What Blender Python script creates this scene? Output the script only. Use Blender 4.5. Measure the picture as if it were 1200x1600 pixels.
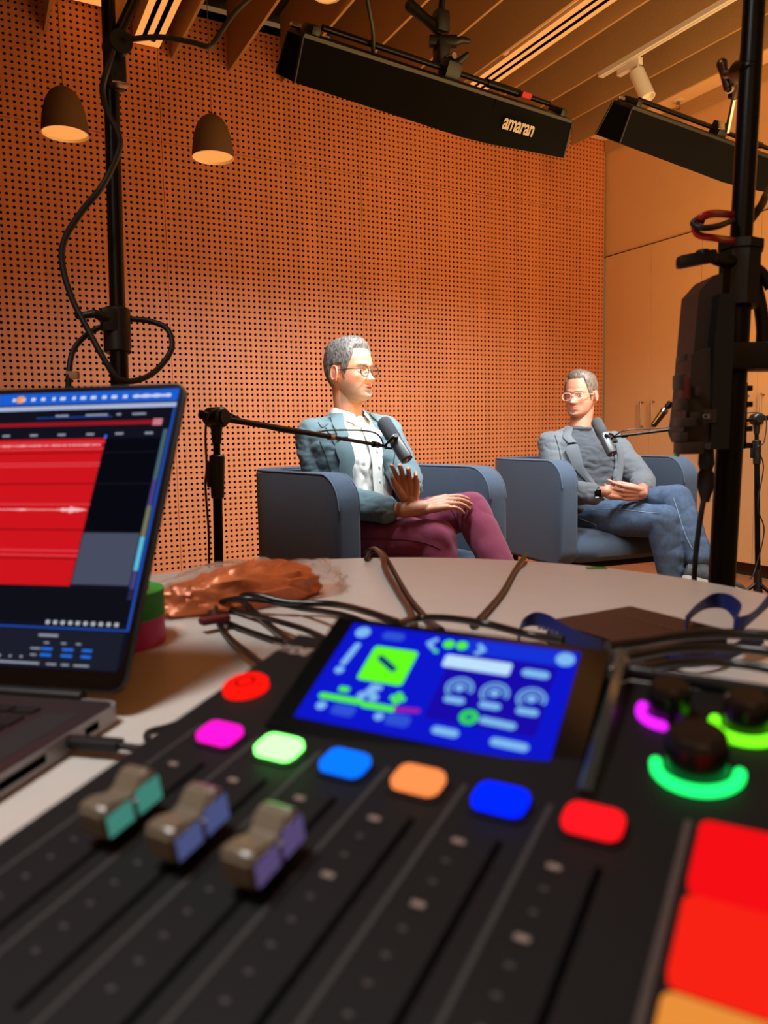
import bpy, bmesh, math, random
from mathutils import Vector as V, Matrix, noise

for o in list(bpy.data.objects): bpy.data.objects.remove(o)
SC = bpy.context.scene
COL = SC.collection
R = math.radians
H = 0.93                      # lens height above the floor (m)

# ------------------------------------------------------------------ camera
F = 1180.0
RM = Matrix(((0.87942933, -0.06437623, 0.4716564),
             (-0.47563857, -0.07868786, 0.87611424),
             (-0.0192873, -0.99481854, -0.09982023)))
cam_d = bpy.data.cameras.new('camera'); cam = bpy.data.objects.new('camera', cam_d); COL.objects.link(cam)
rx, dn, fw = RM.col[0], RM.col[1], RM.col[2]
cam.matrix_world = Matrix(((rx[0], -dn[0], -fw[0], 0), (rx[1], -dn[1], -fw[1], 0), (rx[2], -dn[2], -fw[2], H), (0, 0, 0, 1)))
cam_d.sensor_fit = 'VERTICAL'; cam_d.sensor_height = 36; cam_d.sensor_width = 27
cam_d.lens = F / 1600 * 36
cam_d.clip_start = 0.02
cam_d.dof.use_dof = True; cam_d.dof.focus_distance = 3.1; cam_d.dof.aperture_fstop = 7.6
SC.camera = cam

# ------------------------------------------------------------------ view, world
SC.view_settings.view_transform = 'Standard'; SC.view_settings.look = 'None'
SC.view_settings.gamma = 1; SC.view_settings.use_curve_mapping = False
SC.view_settings.exposure = 0.0
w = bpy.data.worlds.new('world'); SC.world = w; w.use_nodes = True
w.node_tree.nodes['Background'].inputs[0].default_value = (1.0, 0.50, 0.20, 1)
w.node_tree.nodes['Background'].inputs[1].default_value = 0.16  # added warm ambient fill, comes in through the open back
WARM = (1.0, 0.46, 0.14)
DAY = (0.93, 0.98, 1.0)

def area(name, loc, aim, sx, sy, power, color, spread=180):
    l = bpy.data.lights.new(name, 'AREA'); l.shape = 'RECTANGLE'; l.size = sx; l.size_y = sy
    l.energy = power; l.color = color; l.spread = R(spread)
    o = bpy.data.objects.new(name, l); COL.objects.link(o); o.location = loc
    o.rotation_euler = (V(aim) - V(loc)).to_track_quat('-Z', 'Y').to_euler()
    return o
# added warm fill, stands in for the lit rest of the room behind the camera
area('room_fill', (-1.2, -1.6, 2.7), (0.6, 1.2, 0.6), 3.0, 1.2, 9, (1.0, 0.52, 0.22))
area('table_fill', (-0.5, 0.5, 2.6), (0.0, 0.5, 0.7), 0.5, 0.5, 9, (0.98, 0.97, 0.95), 90)  # added neutral fill that brightens the table top
area('cabinet_fill', (2.4, 0.2, 2.6), (4.2, 2.8, 1.6), 0.3, 2.0, 38, (1.0, 0.68, 0.38), 130)  # added warm fill aimed at the cabinet fronts
# added upward fill below the baffles, stands in for luminaire spill and bounce
area('baffle_fill', (2.6, 1.5, 1.2), (2.6, 1.9, 3.0), 3.0, 2.4, 80, (1.0, 0.60, 0.22))

# ------------------------------------------------------------------ layout helpers
def ray(px, py): return RM @ V(((px - 600) / F, (py - 800) / F, 1.0))
def P(px, py, d): return ray(px, py) * d + V((0, 0, H))
def PZ(px, py, z):
    r = ray(px, py); return r * ((z - H) / r.z) + V((0, 0, H))
RT = V((rx[0], rx[1], 0)).normalized(); FWD = V((-RT.y, RT.x, 0))
def HD(a, b): return (RT * a + FWD * b).normalized()       # horizontal direction: a to the right, b away

# ------------------------------------------------------------------ mesh helpers
class B:
    def __init__(s): s.b = bmesh.new()
    def add(s, t, M=None):
        if M is not None: t.transform(M)
        me = bpy.data.meshes.new('t'); t.to_mesh(me); t.free(); s.b.from_mesh(me); bpy.data.meshes.remove(me); return s
    def box(s, c, size, M=None, bev=0.0, seg=2):
        t = bmesh.new(); bmesh.ops.create_cube(t, size=1.0)
        for v in t.verts: v.co = V((v.co.x * size[0], v.co.y * size[1], v.co.z * size[2]))
        if bev > 0: bmesh.ops.bevel(t, geom=list(t.edges), offset=bev, segments=seg, profile=0.6, affect='EDGES')
        for v in t.verts: v.co += V(c)
        return s.add(t, M)
    def cyl(s, a, b, r0, r1=None, seg=24, bev=0.0, M=None):
        a, b = V(a), V(b); r1 = r0 if r1 is None else r1; L = (b - a).length
        pr = [(0, 0), (r0 - bev, 0), (r0, bev), (r1, L - bev), (r1 - bev, L), (0, L)] if bev > 0 else [(0, 0), (r0, 0), (r1, L), (0, L)]
        return s.lathe(pr, seg, axis(a, b), M)
    def lathe(s, pr, seg=24, A=None, M=None):
        t = bmesh.new(); rings = []
        for (r, z) in pr:
            if r < 1e-7: rings.append([t.verts.new((0, 0, z))])
            else: rings.append([t.verts.new((r * math.cos(2 * math.pi * k / seg), r * math.sin(2 * math.pi * k / seg), z)) for k in range(seg)])
        for p, q in zip(rings, rings[1:]):
            for k in range(seg):
                k2 = (k + 1) % seg
                f = [p[k % len(p)], p[k2 % len(p)], q[k2 % len(q)], q[k % len(q)]]
                f2 = []
                for v_ in f:
                    if v_ not in f2: f2.append(v_)
                if len(f2) > 2: t.faces.new(f2)
        bmesh.ops.recalc_face_normals(t, faces=t.faces)
        if A is not None: t.transform(A)
        return s.add(t, M)
    def sph(s, c, r, M=None, seg=20):
        t = bmesh.new(); bmesh.ops.create_uvsphere(t, u_segments=seg, v_segments=max(8, seg * 2 // 3), radius=1)
        r = (r, r, r) if not hasattr(r, '__len__') else r
        T = Matrix.Translation(V(c)) @ (M.to_4x4() if M is not None else Matrix.Identity(4)) @ Matrix.Diagonal((*r, 1))
        t.transform(T); return s.add(t)
    def cap(s, a, b, ra, rb=None, seg=16):
        rb = ra if rb is None else rb; s.cyl(a, b, ra, rb, seg); s.sph(a, ra, seg=seg); s.sph(b, rb, seg=seg); return s
    def chain(s, pts, rs, seg=16):
        for i in range(len(pts) - 1): s.cyl(pts[i], pts[i + 1], rs[i], rs[i + 1], seg)
        for p, r in zip(pts, rs): s.sph(p, r, seg=seg)
        return s
    def tube(s, pts, r, seg=10, n=8, closed=False, flat=None):
        P_ = catmull(pts, n, closed); t = bmesh.new(); rings = []; up = None; N = len(P_)
        for i, p in enumerate(P_):
            a = P_[(i - 1) % N] if (closed or i > 0) else P_[0]; b = P_[(i + 1) % N] if (closed or i < N - 1) else P_[-1]
            d = (b - a).normalized()
            if up is None: up = V((0, 0, 1)) if abs(d.z) < 0.9 else V((1, 0, 0))
            up = (up - d * up.dot(d)).normalized(); sd = d.cross(up)
            ra, rb_ = (r, r) if flat is None else flat
            rings.append([t.verts.new(p + up * ra * math.cos(2 * math.pi * k / seg) + sd * rb_ * math.sin(2 * math.pi * k / seg)) for k in range(seg)])
        M = N if closed else N - 1
        for i in range(M):
            p, q = rings[i], rings[(i + 1) % N]
            for k in range(seg): t.faces.new((p[k], p[(k + 1) % seg], q[(k + 1) % seg], q[k]))
        if not closed: t.faces.new(rings[0][::-1]); t.faces.new(rings[-1])
        bmesh.ops.recalc_face_normals(t, faces=t.faces)
        return s.add(t)
    def prism(s, pts, h0, h1, M=None, bev=0.0):
        t = bmesh.new(); lo = [t.verts.new((x, y, h0)) for x, y in pts]; hi = [t.verts.new((x, y, h1)) for x, y in pts]; n = len(pts)
        t.faces.new(lo[::-1]); top = t.faces.new(hi)
        for k in range(n): t.faces.new((lo[k], lo[(k + 1) % n], hi[(k + 1) % n], hi[k]))
        bmesh.ops.recalc_face_normals(t, faces=t.faces)
        if bev > 0: bmesh.ops.bevel(t, geom=[e for f in t.faces if len(f.verts) == n and n != 4 or abs(f.normal.z) > .9 for e in f.edges], offset=bev, segments=2, affect='EDGES')
        return s.add(t, M)
    def loft(s, rings, capends=True, closed=False, M=None):
        t = bmesh.new(); rr = [[t.verts.new(p) for p in r] for r in rings]; n = len(rings[0]); N = len(rr)
        for i in range(N if closed else N - 1):
            p, q = rr[i], rr[(i + 1) % N]
            for k in range(n): t.faces.new((p[k], p[(k + 1) % n], q[(k + 1) % n], q[k]))
        if capends and not closed: t.faces.new(rr[0][::-1]); t.faces.new(rr[-1])
        bmesh.ops.recalc_face_normals(t, faces=t.faces)
        return s.add(t, M)

def axis(a, b):
    d = (b - a).normalized(); return Matrix.Translation(a) @ d.to_track_quat('Z', 'Y').to_matrix().to_4x4()
def catmull(pts, n=8, closed=False):
    pts = [V(p) for p in pts]; N = len(pts); out = []
    for i in range(N if closed else N - 1):
        p1, p2 = pts[i], pts[(i + 1) % N]
        p0 = pts[(i - 1) % N] if (closed or i > 0) else p1 * 2 - p2
        p3 = pts[(i + 2) % N] if (closed or i < N - 2) else p2 * 2 - p1
        for k in range(n):
            t = k / n
            out.append(0.5 * ((2 * p1) + (p2 - p0) * t + (2 * p0 - 5 * p1 + 4 * p2 - p3) * t * t + (3 * p1 - p0 - 3 * p2 + p3) * t ** 3))
    if not closed: out.append(pts[-1])
    return out
def frame(o, x, y, z):
    x, y, z = V(x), V(y), V(z)
    return Matrix(((x.x, y.x, z.x, o[0]), (x.y, y.y, z.y, o[1]), (x.z, y.z, z.z, o[2]), (0, 0, 0, 1)))
def rrect(x0, y0, x1, y1, r, n=5):
    out = []
    for cx, cy, a in ((x1 - r, y1 - r, 0), (x0 + r, y1 - r, 90), (x0 + r, y0 + r, 180), (x1 - r, y0 + r, 270)):
        for k in range(n + 1):
            t = R(a + 90 * k / n); out.append((cx + r * math.cos(t), cy + r * math.sin(t)))
    return out
def MW(o): return (MW(o.parent) if o.parent else Matrix.Identity(4)) @ o.matrix_basis

def obj(name, b, mat, parent=None, label=None, cat=None, group=None, kind=None, smooth=True, local=False):
    bm = b.b if isinstance(b, B) else b
    if parent is not None and not local: bm.transform(MW(parent).inverted())
    me = bpy.data.meshes.new(name); bm.to_mesh(me); bm.free()
    return link(name, me, mat, parent, label, cat, group, kind, smooth)
def link(name, me, mat, parent=None, label=None, cat=None, group=None, kind=None, smooth=True):
    for m in (mat if isinstance(mat, (list, tuple)) else [mat]): me.materials.append(m)
    if smooth:
        me.polygons.foreach_set('use_smooth', [True] * len(me.polygons)); me.set_sharp_from_angle(angle=R(38))
    o = bpy.data.objects.new(name, me); COL.objects.link(o)
    if parent: o.parent = parent
    return tag(o, label, cat, group, kind)
def tag(o, label=None, cat=None, group=None, kind=None):
    if label: o['label'] = label
    if cat: o['category'] = cat
    if group: o['group'] = group
    if kind: o['kind'] = kind
    return o
def thing(name, label, cat, loc=(0, 0, 0), M=None, group=None):
    o = bpy.data.objects.new(name, None); COL.objects.link(o); o.empty_display_size = 0.05
    if M is not None: o.matrix_basis = M
    else: o.location = loc
    return tag(o, label, cat, group)
def sub(o, *pts): return o

# ------------------------------------------------------------------ materials
def lin(c):
    f = lambda u: (u / 255) / 12.92 if u / 255 <= 0.04045 else ((u / 255 + 0.055) / 1.055) ** 2.4
    return (f(c[0]), f(c[1]), f(c[2]), 1)
def mat(name, c, rough=0.5, metal=0.0, emit=None, es=1.0, bump=0.0, bs=400, var=0.0, vs=200, spec=0.5, trans=0.0, sheen=0.0, vstretch=None, alpha=1.0):
    m = bpy.data.materials.new(name); m.use_nodes = True; nt = m.node_tree; b = nt.nodes['Principled BSDF']
    col = lin(c) if max(c[:3]) > 1 else (*c[:3], 1)
    b.inputs['Base Color'].default_value = col; b.inputs['Roughness'].default_value = rough; b.inputs['Metallic'].default_value = metal
    b.inputs['Specular IOR Level'].default_value = spec; b.inputs['Transmission Weight'].default_value = trans; b.inputs['Sheen Weight'].default_value = sheen
    b.inputs['Alpha'].default_value = alpha
    if emit:
        b.inputs['Emission Color'].default_value = lin(emit) if max(emit[:3]) > 1 else (*emit[:3], 1); b.inputs['Emission Strength'].default_value = es
    if bump or var:
        tc = nt.nodes.new('ShaderNodeTexCoord'); mp = nt.nodes.new('ShaderNodeMapping'); nt.links.new(tc.outputs['Object'], mp.inputs[0])
        if vstretch: mp.inputs['Scale'].default_value = vstretch
    if bump:
        n = nt.nodes.new('ShaderNodeTexNoise'); n.inputs['Scale'].default_value = bs; n.inputs['Detail'].default_value = 3; nt.links.new(mp.outputs[0], n.inputs[0])
        bp = nt.nodes.new('ShaderNodeBump'); bp.inputs['Strength'].default_value = bump; bp.inputs['Distance'].default_value = 0.002
        nt.links.new(n.outputs[0], bp.inputs['Height']); nt.links.new(bp.outputs[0], b.inputs['Normal'])
    if var:
        n = nt.nodes.new('ShaderNodeTexNoise'); n.inputs['Scale'].default_value = vs; n.inputs['Detail'].default_value = 4; nt.links.new(mp.outputs[0], n.inputs[0])
        r = nt.nodes.new('ShaderNodeMapRange'); r.inputs[1].default_value = 0.3; r.inputs[2].default_value = 0.7; r.inputs[3].default_value = 1 - var; r.inputs[4].default_value = 1 + var
        nt.links.new(n.outputs[0], r.inputs[0])
        mx = nt.nodes.new('ShaderNodeVectorMath'); mx.operation = 'SCALE'; mx.inputs[0].default_value = col[:3]; nt.links.new(r.outputs[0], mx.inputs['Scale'])
        nt.links.new(mx.outputs[0], b.inputs['Base Color'])
    return m
def glow(name, c, s):
    m = bpy.data.materials.new(name); m.use_nodes = True; nt = m.node_tree; nt.nodes.clear()
    e = nt.nodes.new('ShaderNodeEmission'); o = nt.nodes.new('ShaderNodeOutputMaterial')
    e.inputs[0].default_value = lin(c) if max(c[:3]) > 1 else (*c[:3], 1); e.inputs[1].default_value = s; nt.links.new(e.outputs[0], o.inputs[0]); return m

M_BLACK = mat('black_plastic', (14, 13, 13), 0.45)
M_BLACKM = mat('black_metal', (18, 17, 17), 0.3, 0.6)
M_RUBBER = mat('black_rubber', (16, 15, 15), 0.55)
M_CLOTHBLK = mat('black_cloth', (5, 4, 4), 0.95, bump=0.3, bs=900, spec=0.1)
M_CHROME = mat('bright_metal', (190, 190, 190), 0.22, 1.0)
M_WHITE = mat('white_enamel', (225, 218, 205), 0.5)

# ------------------------------------------------------------------ room shell
YW = 4.298; XR = 4.225; ZC = 3.30
def wood_mat():
    m = bpy.data.materials.new('orange_veneer'); m.use_nodes = True; nt = m.node_tree; b = nt.nodes['Principled BSDF']; L = nt.links
    tc = nt.nodes.new('ShaderNodeTexCoord'); mp = nt.nodes.new('ShaderNodeMapping'); mp.inputs['Scale'].default_value = (1, 1, 0.06); L.new(tc.outputs['Object'], mp.inputs[0])
    n = nt.nodes.new('ShaderNodeTexNoise'); n.inputs['Scale'].default_value = 45; n.inputs['Detail'].default_value = 5; L.new(mp.outputs[0], n.inputs[0])
    # veneer strips of slightly different tone
    sx = nt.nodes.new('ShaderNodeSeparateXYZ'); L.new(tc.outputs['Object'], sx.inputs[0])
    dv = nt.nodes.new('ShaderNodeMath'); dv.operation = 'DIVIDE'; dv.inputs[1].default_value = 0.0948; L.new(sx.outputs[0], dv.inputs[0])
    fl = nt.nodes.new('ShaderNodeMath'); fl.operation = 'FLOOR'; L.new(dv.outputs[0], fl.inputs[0])
    wn = nt.nodes.new('ShaderNodeTexWhiteNoise'); wn.noise_dimensions = '1D'; L.new(fl.outputs[0], wn.inputs['W'])
    fr = nt.nodes.new('ShaderNodeMath'); fr.operation = 'FRACT'; L.new(dv.outputs[0], fr.inputs[0])
    ln = nt.nodes.new('ShaderNodeMath'); ln.operation = 'LESS_THAN'; ln.inputs[1].default_value = 0.014; L.new(fr.outputs[0], ln.inputs[0])
    a = nt.nodes.new('ShaderNodeMath'); a.operation = 'MULTIPLY_ADD'; a.inputs[1].default_value = 0.35; a.inputs[2].default_value = 0.78; L.new(n.outputs[0], a.inputs[0])
    a2 = nt.nodes.new('ShaderNodeMath'); a2.operation = 'MULTIPLY_ADD'; a2.inputs[1].default_value = 0.10; L.new(wn.outputs[0], a2.inputs[0]); L.new(a.outputs[0], a2.inputs[2])
    a3 = nt.nodes.new('ShaderNodeMath'); a3.operation = 'MULTIPLY_ADD'; a3.inputs[1].default_value = -0.30; L.new(ln.outputs[0], a3.inputs[0]); L.new(a2.outputs[0], a3.inputs[2])
    vm = nt.nodes.new('ShaderNodeVectorMath'); vm.operation = 'SCALE'; vm.inputs[0].default_value = (0.58, 0.185, 0.062); L.new(a3.outputs[0], vm.inputs['Scale'])
    L.new(vm.outputs[0], b.inputs['Base Color']); b.inputs['Roughness'].default_value = 0.55
    return m
M_WOOD = wood_mat()
M_SEAM = mat('panel_core', (60, 18, 10), 0.9)
M_CAB = mat('beige_laminate', (216, 168, 116), 0.5, var=0.02, vs=8)
M_WALLP = mat('pale_wall_paint', (205, 180, 150), 0.8, bump=0.1, bs=120)
M_FELT = mat('beige_felt', (178, 140, 90), 0.95, bump=0.4, bs=300, var=0.10, vs=160)
M_DARKC = mat('dark_plenum', (52, 38, 28), 0.95)
M_VOID = mat('void_black', (5, 4, 4), 1.0, spec=0)
def carpet():
    m = mat('brown_carpet', (150, 92, 52), 1.0, bump=0.8, bs=180, var=0.45, vs=90); return m
obj('floor', B().box((1.2, 1.0, -0.05), (6.1, 6.8, 0.1)), carpet(), kind='structure')
obj('ceiling', B().box((1.2, 1.0, ZC + 0.1), (6.1, 6.8, 0.1)), M_DARKC, kind='structure')
wb = obj('wall_back', B().box((1.2, YW + 0.085, 1.65), (6.1, 0.05, 3.3)), M_VOID, kind='structure')
def perf_panel(x0, x1, z0, z1, px, pz):
    """one board with round holes drilled through it"""
    t = bmesh.new(); nx = round((x1 - x0) / px); nz = round((z1 - z0) / pz); dx = (x1 - x0) / nx; dz = (z1 - z0) / nz; r = 0.0080; T = 0.009; g = 0.0012
    x0 += g; x1 -= g; z0 += g; z1 -= g; dx = (x1 - x0) / nx; dz = (z1 - z0) / nz
    grid = {}
    def gv(i, j):
        k = (i, j)
        if k not in grid: grid[k] = t.verts.new((x0 + i * dx / 2, YW, z0 + j * dz / 2))
        return grid[k]
    offs = [(0, 0), (1, 0), (2, 0), (2, 1), (2, 2), (1, 2), (0, 2), (0, 1)]
    for i in range(nx):
        for j in range(nz):
            cx = x0 + (i + .5) * dx; cz = z0 + (j + .5) * dz
            o = [gv(2 * i + a, 2 * j + c) for a, c in offs]
            a8 = [math.atan2(c - 1, a - 1) for a, c in offs]
            ii = [t.verts.new((cx + r * math.cos(a), YW, cz + r * math.sin(a))) for a in a8]
            bb = [t.verts.new((cx + r * math.cos(a), YW + T, cz + r * math.sin(a))) for a in a8]
            for k in range(8):
                k2 = (k + 1) % 8
                t.faces.new((o[k], o[k2], ii[k2], ii[k])); t.faces.new((ii[k], ii[k2], bb[k2], bb[k]))
    q = [t.verts.new(p) for p in ((x0, YW, z0), (x1, YW, z0), (x1, YW, z1), (x0, YW, z1))]; q2 = [t.verts.new(v.co + V((0, T, 0))) for v in q]
    for k in range(4): t.faces.new((q[k], q[(k + 1) % 4], q2[(k + 1) % 4], q2[k]))
    return t
HP = 0.0316
for xa, xb in ((-0.2052, 0.9952), (0.9952, 2.196), (2.196, 3.396), (3.396, 4.217)):
    for za, zb in ((0.0, 2.5306), (2.5306, 3.224)):
        o = obj('perforated_panel', perf_panel(xa, xb, za, zb, HP, HP), M_WOOD, wb, smooth=False)
obj('panel_backing', B().box((2.0, YW + 0.022, 2.5306), (4.45, 0.004, 0.05)).box((0.9952, YW + 0.022, 1.6), (0.05, 0.004, 3.2)).box((2.196, YW + 0.022, 1.6), (0.05, 0.004, 3.2)).box((3.396, YW + 0.022, 1.6), (0.05, 0.004, 3.2)), M_SEAM, wb, smooth=False)
obj('wall_left', B().box((-1.85, 1.0, 1.65), (0.1, 6.8, 3.4)), M_WALLP, kind='structure')
wr = obj('wall_right', B().box((XR + 0.32, 1.2, 2.76), (0.62, 6.3, 1.06)), M_CAB, kind='structure')
obj('panel_joint', B().box((XR + 0.009, 1.2, 2.2245), (0.02, 6.2, 0.004)), M_SEAM, wr)
M_STEEL = mat('brushed_steel', (150, 140, 130), 0.3, 1.0)
ys = [4.29, 3.857, 3.436, 3.015, 2.594, 2.172, 1.75, 1.33, 0.91]
cabl = ['tall beige cabinet in the corner beside the perforated wall', 'tall beige cabinet with handles seen just right of the tripod pole', 'tall beige cabinet nearest the camera at the right edge', 'tall beige cabinet outside the right edge of the photo']
for k in range(3):
    y1, ym, y0 = ys[2 * k], ys[2 * k + 1], ys[2 * k + 2]
    c = thing('cabinet', cabl[k], 'cabinet', (XR + 0.3, (y0 + y1) / 2, 0), group='row of tall cabinets along the right wall')
    obj('body', B().box((XR + 0.32, (y0 + y1) / 2, 1.155), (0.58, y1 - y0 - 0.002, 2.13)), M_CAB, c)
    obj('plinth', B().box((XR + 0.34, (y0 + y1) / 2, 0.045), (0.54, y1 - y0, 0.09)), mat('plinth_brown', (70, 48, 34), 0.6), c)
    for (a, b, hs) in ((ym, y1, ym + 0.05), (y0, ym, ym - 0.05)):
        d = obj('door', B().box((XR + 0.009, (a + b) / 2, 1.157), (0.018, b - a - 0.003, 2.128), bev=0.0008, seg=1), M_CAB, c)
        hh = B(); hz0, hz1 = 0.965, 1.135
        hh.tube([(XR, hs, hz0), (XR - 0.028, hs, hz0), (XR - 0.033, hs, hz0 + 0.006), (XR - 0.033, hs, hz1 - 0.006), (XR - 0.028, hs, hz1), (XR, hs, hz1)], 0.005, 10, 4)
        obj('handle', hh, M_STEEL, d)
# ceiling baffles, felt boards hanging on edge across the room
bx = [4.214 - .314 * k for k in range(13)]
nth = ['in the corner over the cabinets', 'second from the cabinet wall', 'third from the cabinet wall', 'fourth from the cabinet wall', 'fifth from the cabinet wall', 'sixth from the cabinet wall', 'seventh from the cabinet wall, behind the front light', 'eighth from the cabinet wall', 'ninth from the cabinet wall', 'tenth from the cabinet wall, seen right of the second lamp', 'eleventh from the cabinet wall, over the right pendant', 'twelfth from the cabinet wall, beside the left pole', 'at the far left above the left pendant']
for k, x in enumerate(bx):
    top = ZC + 0.04 if k != 0 else 3.06
    obj('ceiling_baffle', B().box((x, 1.1, (2.97 + top) / 2), (0.014, 6.38, top - 2.97)), M_FELT, None, 'hanging beige felt ceiling baffle, ' + nth[k], 'baffle', 'felt baffles hanging from the ceiling', smooth=False)
obj('trim_1', B().box((4.06, 1.1, 3.10), (0.3, 6.38, 0.1)), mat('soffit_paint', (238, 198, 150), 0.7), kind='structure')

# ------------------------------------------------------------------ table (rounded end, pale laminate)
TZ = 0.74
M_TABLE = mat('pale_grey_laminate', (196, 190, 184), 0.34, var=0.02, vs=30)
tb = thing('table', 'pale grey round-ended table carrying laptop and mixer', 'table', (0.1, 0.4, 0))
tc_ = V((0.3068, 0.6117)); rad = 0.4925; out = []
for k in range(65):
    a = R(-45 + 180 * k / 64); out.append((tc_.x + rad * math.cos(a), tc_.y + rad * math.sin(a)))
e2c = tc_ - V((0.7071, 0.7071)) * 0.75
for k in range(65):
    a = R(135 + 180 * k / 64); out.append((e2c.x + rad * math.cos(a), e2c.y + rad * math.sin(a)))
obj('table_top', B().prism(out, TZ - 0.026, TZ, bev=0.0015), M_TABLE, tb)
tl = B(); m_ = (tc_ + e2c) / 2
tl.cyl((m_.x, m_.y, 0.02), (m_.x, m_.y, TZ - 0.026), 0.045).cyl((m_.x, m_.y, 0), (m_.x, m_.y, 0.02), 0.33, 0.32, 48)
obj('pedestal', tl, M_WHITE, tb)

# ------------------------------------------------------------------ ceiling luminaires
M_LUM = glow('warm_diffuser', (1.0, 0.37, 0.085), 1.02)
M_LUMB = mat('luminaire_enamel', (225, 195, 160), 0.5)
def linear(x0, x1, z, y0, y1, label):
    t = thing('linear_luminaire', label, 'ceiling light', ((x0 + x1) / 2, (y0 + y1) / 2, z), group='linear luminaires between the baffles')
    w_ = x1 - x0
    obj('housing', B().box(((x0 + x1) / 2, (y0 + y1) / 2, z + 0.05), (w_, y1 - y0, 0.09)), M_LUMB, t)
    sl = w_ / 5
    for k in (0, 2, 4):
        obj('diffuser', B().box((x0 + sl * (k + .5), (y0 + y1) / 2 - .002, z + 0.002), (sl * (1.12 if k != 2 else .9), y1 - y0 - 0.004, 0.006)), M_LUM, t)
    for k in (1, 3):
        obj('slot', B().box((x0 + sl * (k + .5), (y0 + y1) / 2 - .02, z + 0.003), (sl * .8, y1 - y0 - 0.06, 0.007)), M_VOID, t)
    obj('end_plate', B().box(((x0 + x1) / 2, y1 - 0.017, z + 0.0015), (w_, 0.034, 0.009)), M_LUM, t)
linear(0.868, 1.0, 3.008, -1.5, 4.28, 'bright slotted ceiling light ending at the wall above the left pole')
linear(2.745, 2.875, 3.010, -1.5, 4.28, 'bright slotted ceiling light running above the front black softbox')
lp = thing('ceiling_panel_light', 'wide plain bright ceiling panel at the upper left corner', 'ceiling light', (0.6, 2, 3.14))
obj('housing', B().box((0.62, 1.4, 3.20), (0.21, 5.76, 0.1)), M_LUMB, lp)
obj('diffuser', B().box((0.62, 1.4, 3.145), (0.20, 5.74, 0.008)), M_LUM, lp)
dr = thing('cable_tray', 'pale boxed tray beside the slotted ceiling light', 'tray', (2.69, 1.5, 3.03))
obj('tray_body', B().box((2.695, 1.1, 3.05), (0.075, 4.9, 0.05), bev=0.003), M_LUMB, dr)
obj('end_bracket', B().box((2.715, 3.535, 3.028), (0.03, 0.03, 0.022)), M_LUMB, dr)
# track with spotlight under the fourth baffle
tr = thing('track_spotlight', 'white track spotlight pointing down beside the right softbox', 'spotlight', (3.29, 3.3, 2.96))
obj('track', B().box((3.285, 0.85, 2.958), (0.036, 5.08, 0.024)).box((3.285, 0.85, 2.944), (0.009, 5.06, 0.006)), M_WHITE, tr)
sx_, sy_ = 3.305, 3.13
obj('adapter', B().box((sx_, sy_ + 0.06, 2.925), (0.034, 0.16, 0.04), bev=0.004), M_WHITE, tr)
obj('stem', B().cyl((sx_, sy_, 2.92), (sx_, sy_, 2.85), 0.008), M_WHITE, tr)
hd = HD(0.25, -0.3) * 0.45 + V((0, 0, -1)); hd.normalize(); hp = V((sx_, sy_, 2.86))
obj('lamp_head', B().lathe([(0, 0), (0.036, 0), (0.04, 0.004), (0.04, 0.175), (0.036, 0.175), (0.034, 0.15), (0, 0.148)], 32, axis(hp - hd * 0.02, hp + hd)), M_WHITE, tr)
sp = thing('sprinkler_head', 'small ceiling sprinkler on the bright soffit', 'sprinkler', (4.146, 3.58, 3.05))
obj('escutcheon', B().lathe([(0, 0), (0.034, 0), (0.04, 0.004), (0.04, 0.006), (0, 0.006)], 28, Matrix.Translation((4.146, 3.58, 3.044))), M_LUMB, sp)
obj('frame', B().cyl((4.146, 3.58, 3.044), (4.146, 3.58, 3.028), 0.009).tube([(4.134, 3.58, 3.03), (4.131, 3.58, 3.015), (4.146, 3.58, 3.0), (4.161, 3.58, 3.015), (4.158, 3.58, 3.03)], 0.003).cyl((4.146, 3.58, 3.0), (4.146, 3.58, 2.998), 0.014), M_STEEL, sp)
dl = thing('ceiling_downlight', 'round bright downlight between baffles above the front softbox', 'ceiling light', (1.56, 3.43, 3.0))
dq = PZ(511, -6, 3.0)
obj('can', B().lathe([(0, 0.22), (0.062, 0.22), (0.066, 0.0), (0.060, 0.0), (0.057, 0.02), (0, 0.02)], 32, Matrix.Translation(dq)), M_WHITE, dl)
obj('diffuser', B().cyl((dq.x, dq.y, dq.z + 0.004), (dq.x, dq.y, dq.z + 0.012), 0.06, seg=32), M_LUM, dl)
# pendants
M_SHADE = mat('brown_felt_shade', (92, 64, 36), 0.85, bump=0.2, bs=300)
def pendant(x, y, zr, r, label):
    t = thing('pendant_lamp', label, 'pendant lamp', (x, y, zr), group='pair of dome pendants before the perforated wall')
    h = 0.198
    pr = [(r, 0), (r * .985, h * .12), (r * .95, h * .3), (r * .88, h * .5), (r * .74, h * .72), (r * .55, h * .88), (r * .3, h * .97), (0.0, h)]
    inn = [(0, h * .93)] + [(a - 0.004, b - 0.004) for a, b in pr[-2:0:-1]] + [(r - 0.004, 0), (r, 0)]
    obj('lamp_shade', B().lathe(pr[::-1], 48, Matrix.Translation((x, y, zr))), M_SHADE, t)
    obj('inner_reflector', B().lathe(inn, 48, Matrix.Translation((x, y, zr))), mat('inner_white', (250, 225, 190), 0.6), t)
    obj('diffuser', B().cyl((x, y, zr + 0.012), (x, y, zr + 0.018), r * .955, seg=48), glow('pendant_glow', (1.0, 0.37, 0.085), 0.98), t)
    obj('cord', B().cyl((x, y, zr + h), (x, y, ZC), 0.0016, seg=8), M_SHADE, t)
    obj('cord_grip', B().cyl((x, y, zr + h - 0.002), (x, y, zr + h + 0.012), 0.007, 0.005), M_SHADE, t)
pendant(0.44, 3.7, 2.275, 0.099, 'brown dome pendant lamp at the far left of the pole')
pendant(1.098, 3.7, 2.275, 0.099, 'brown dome pendant lamp right of the left pole')

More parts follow.
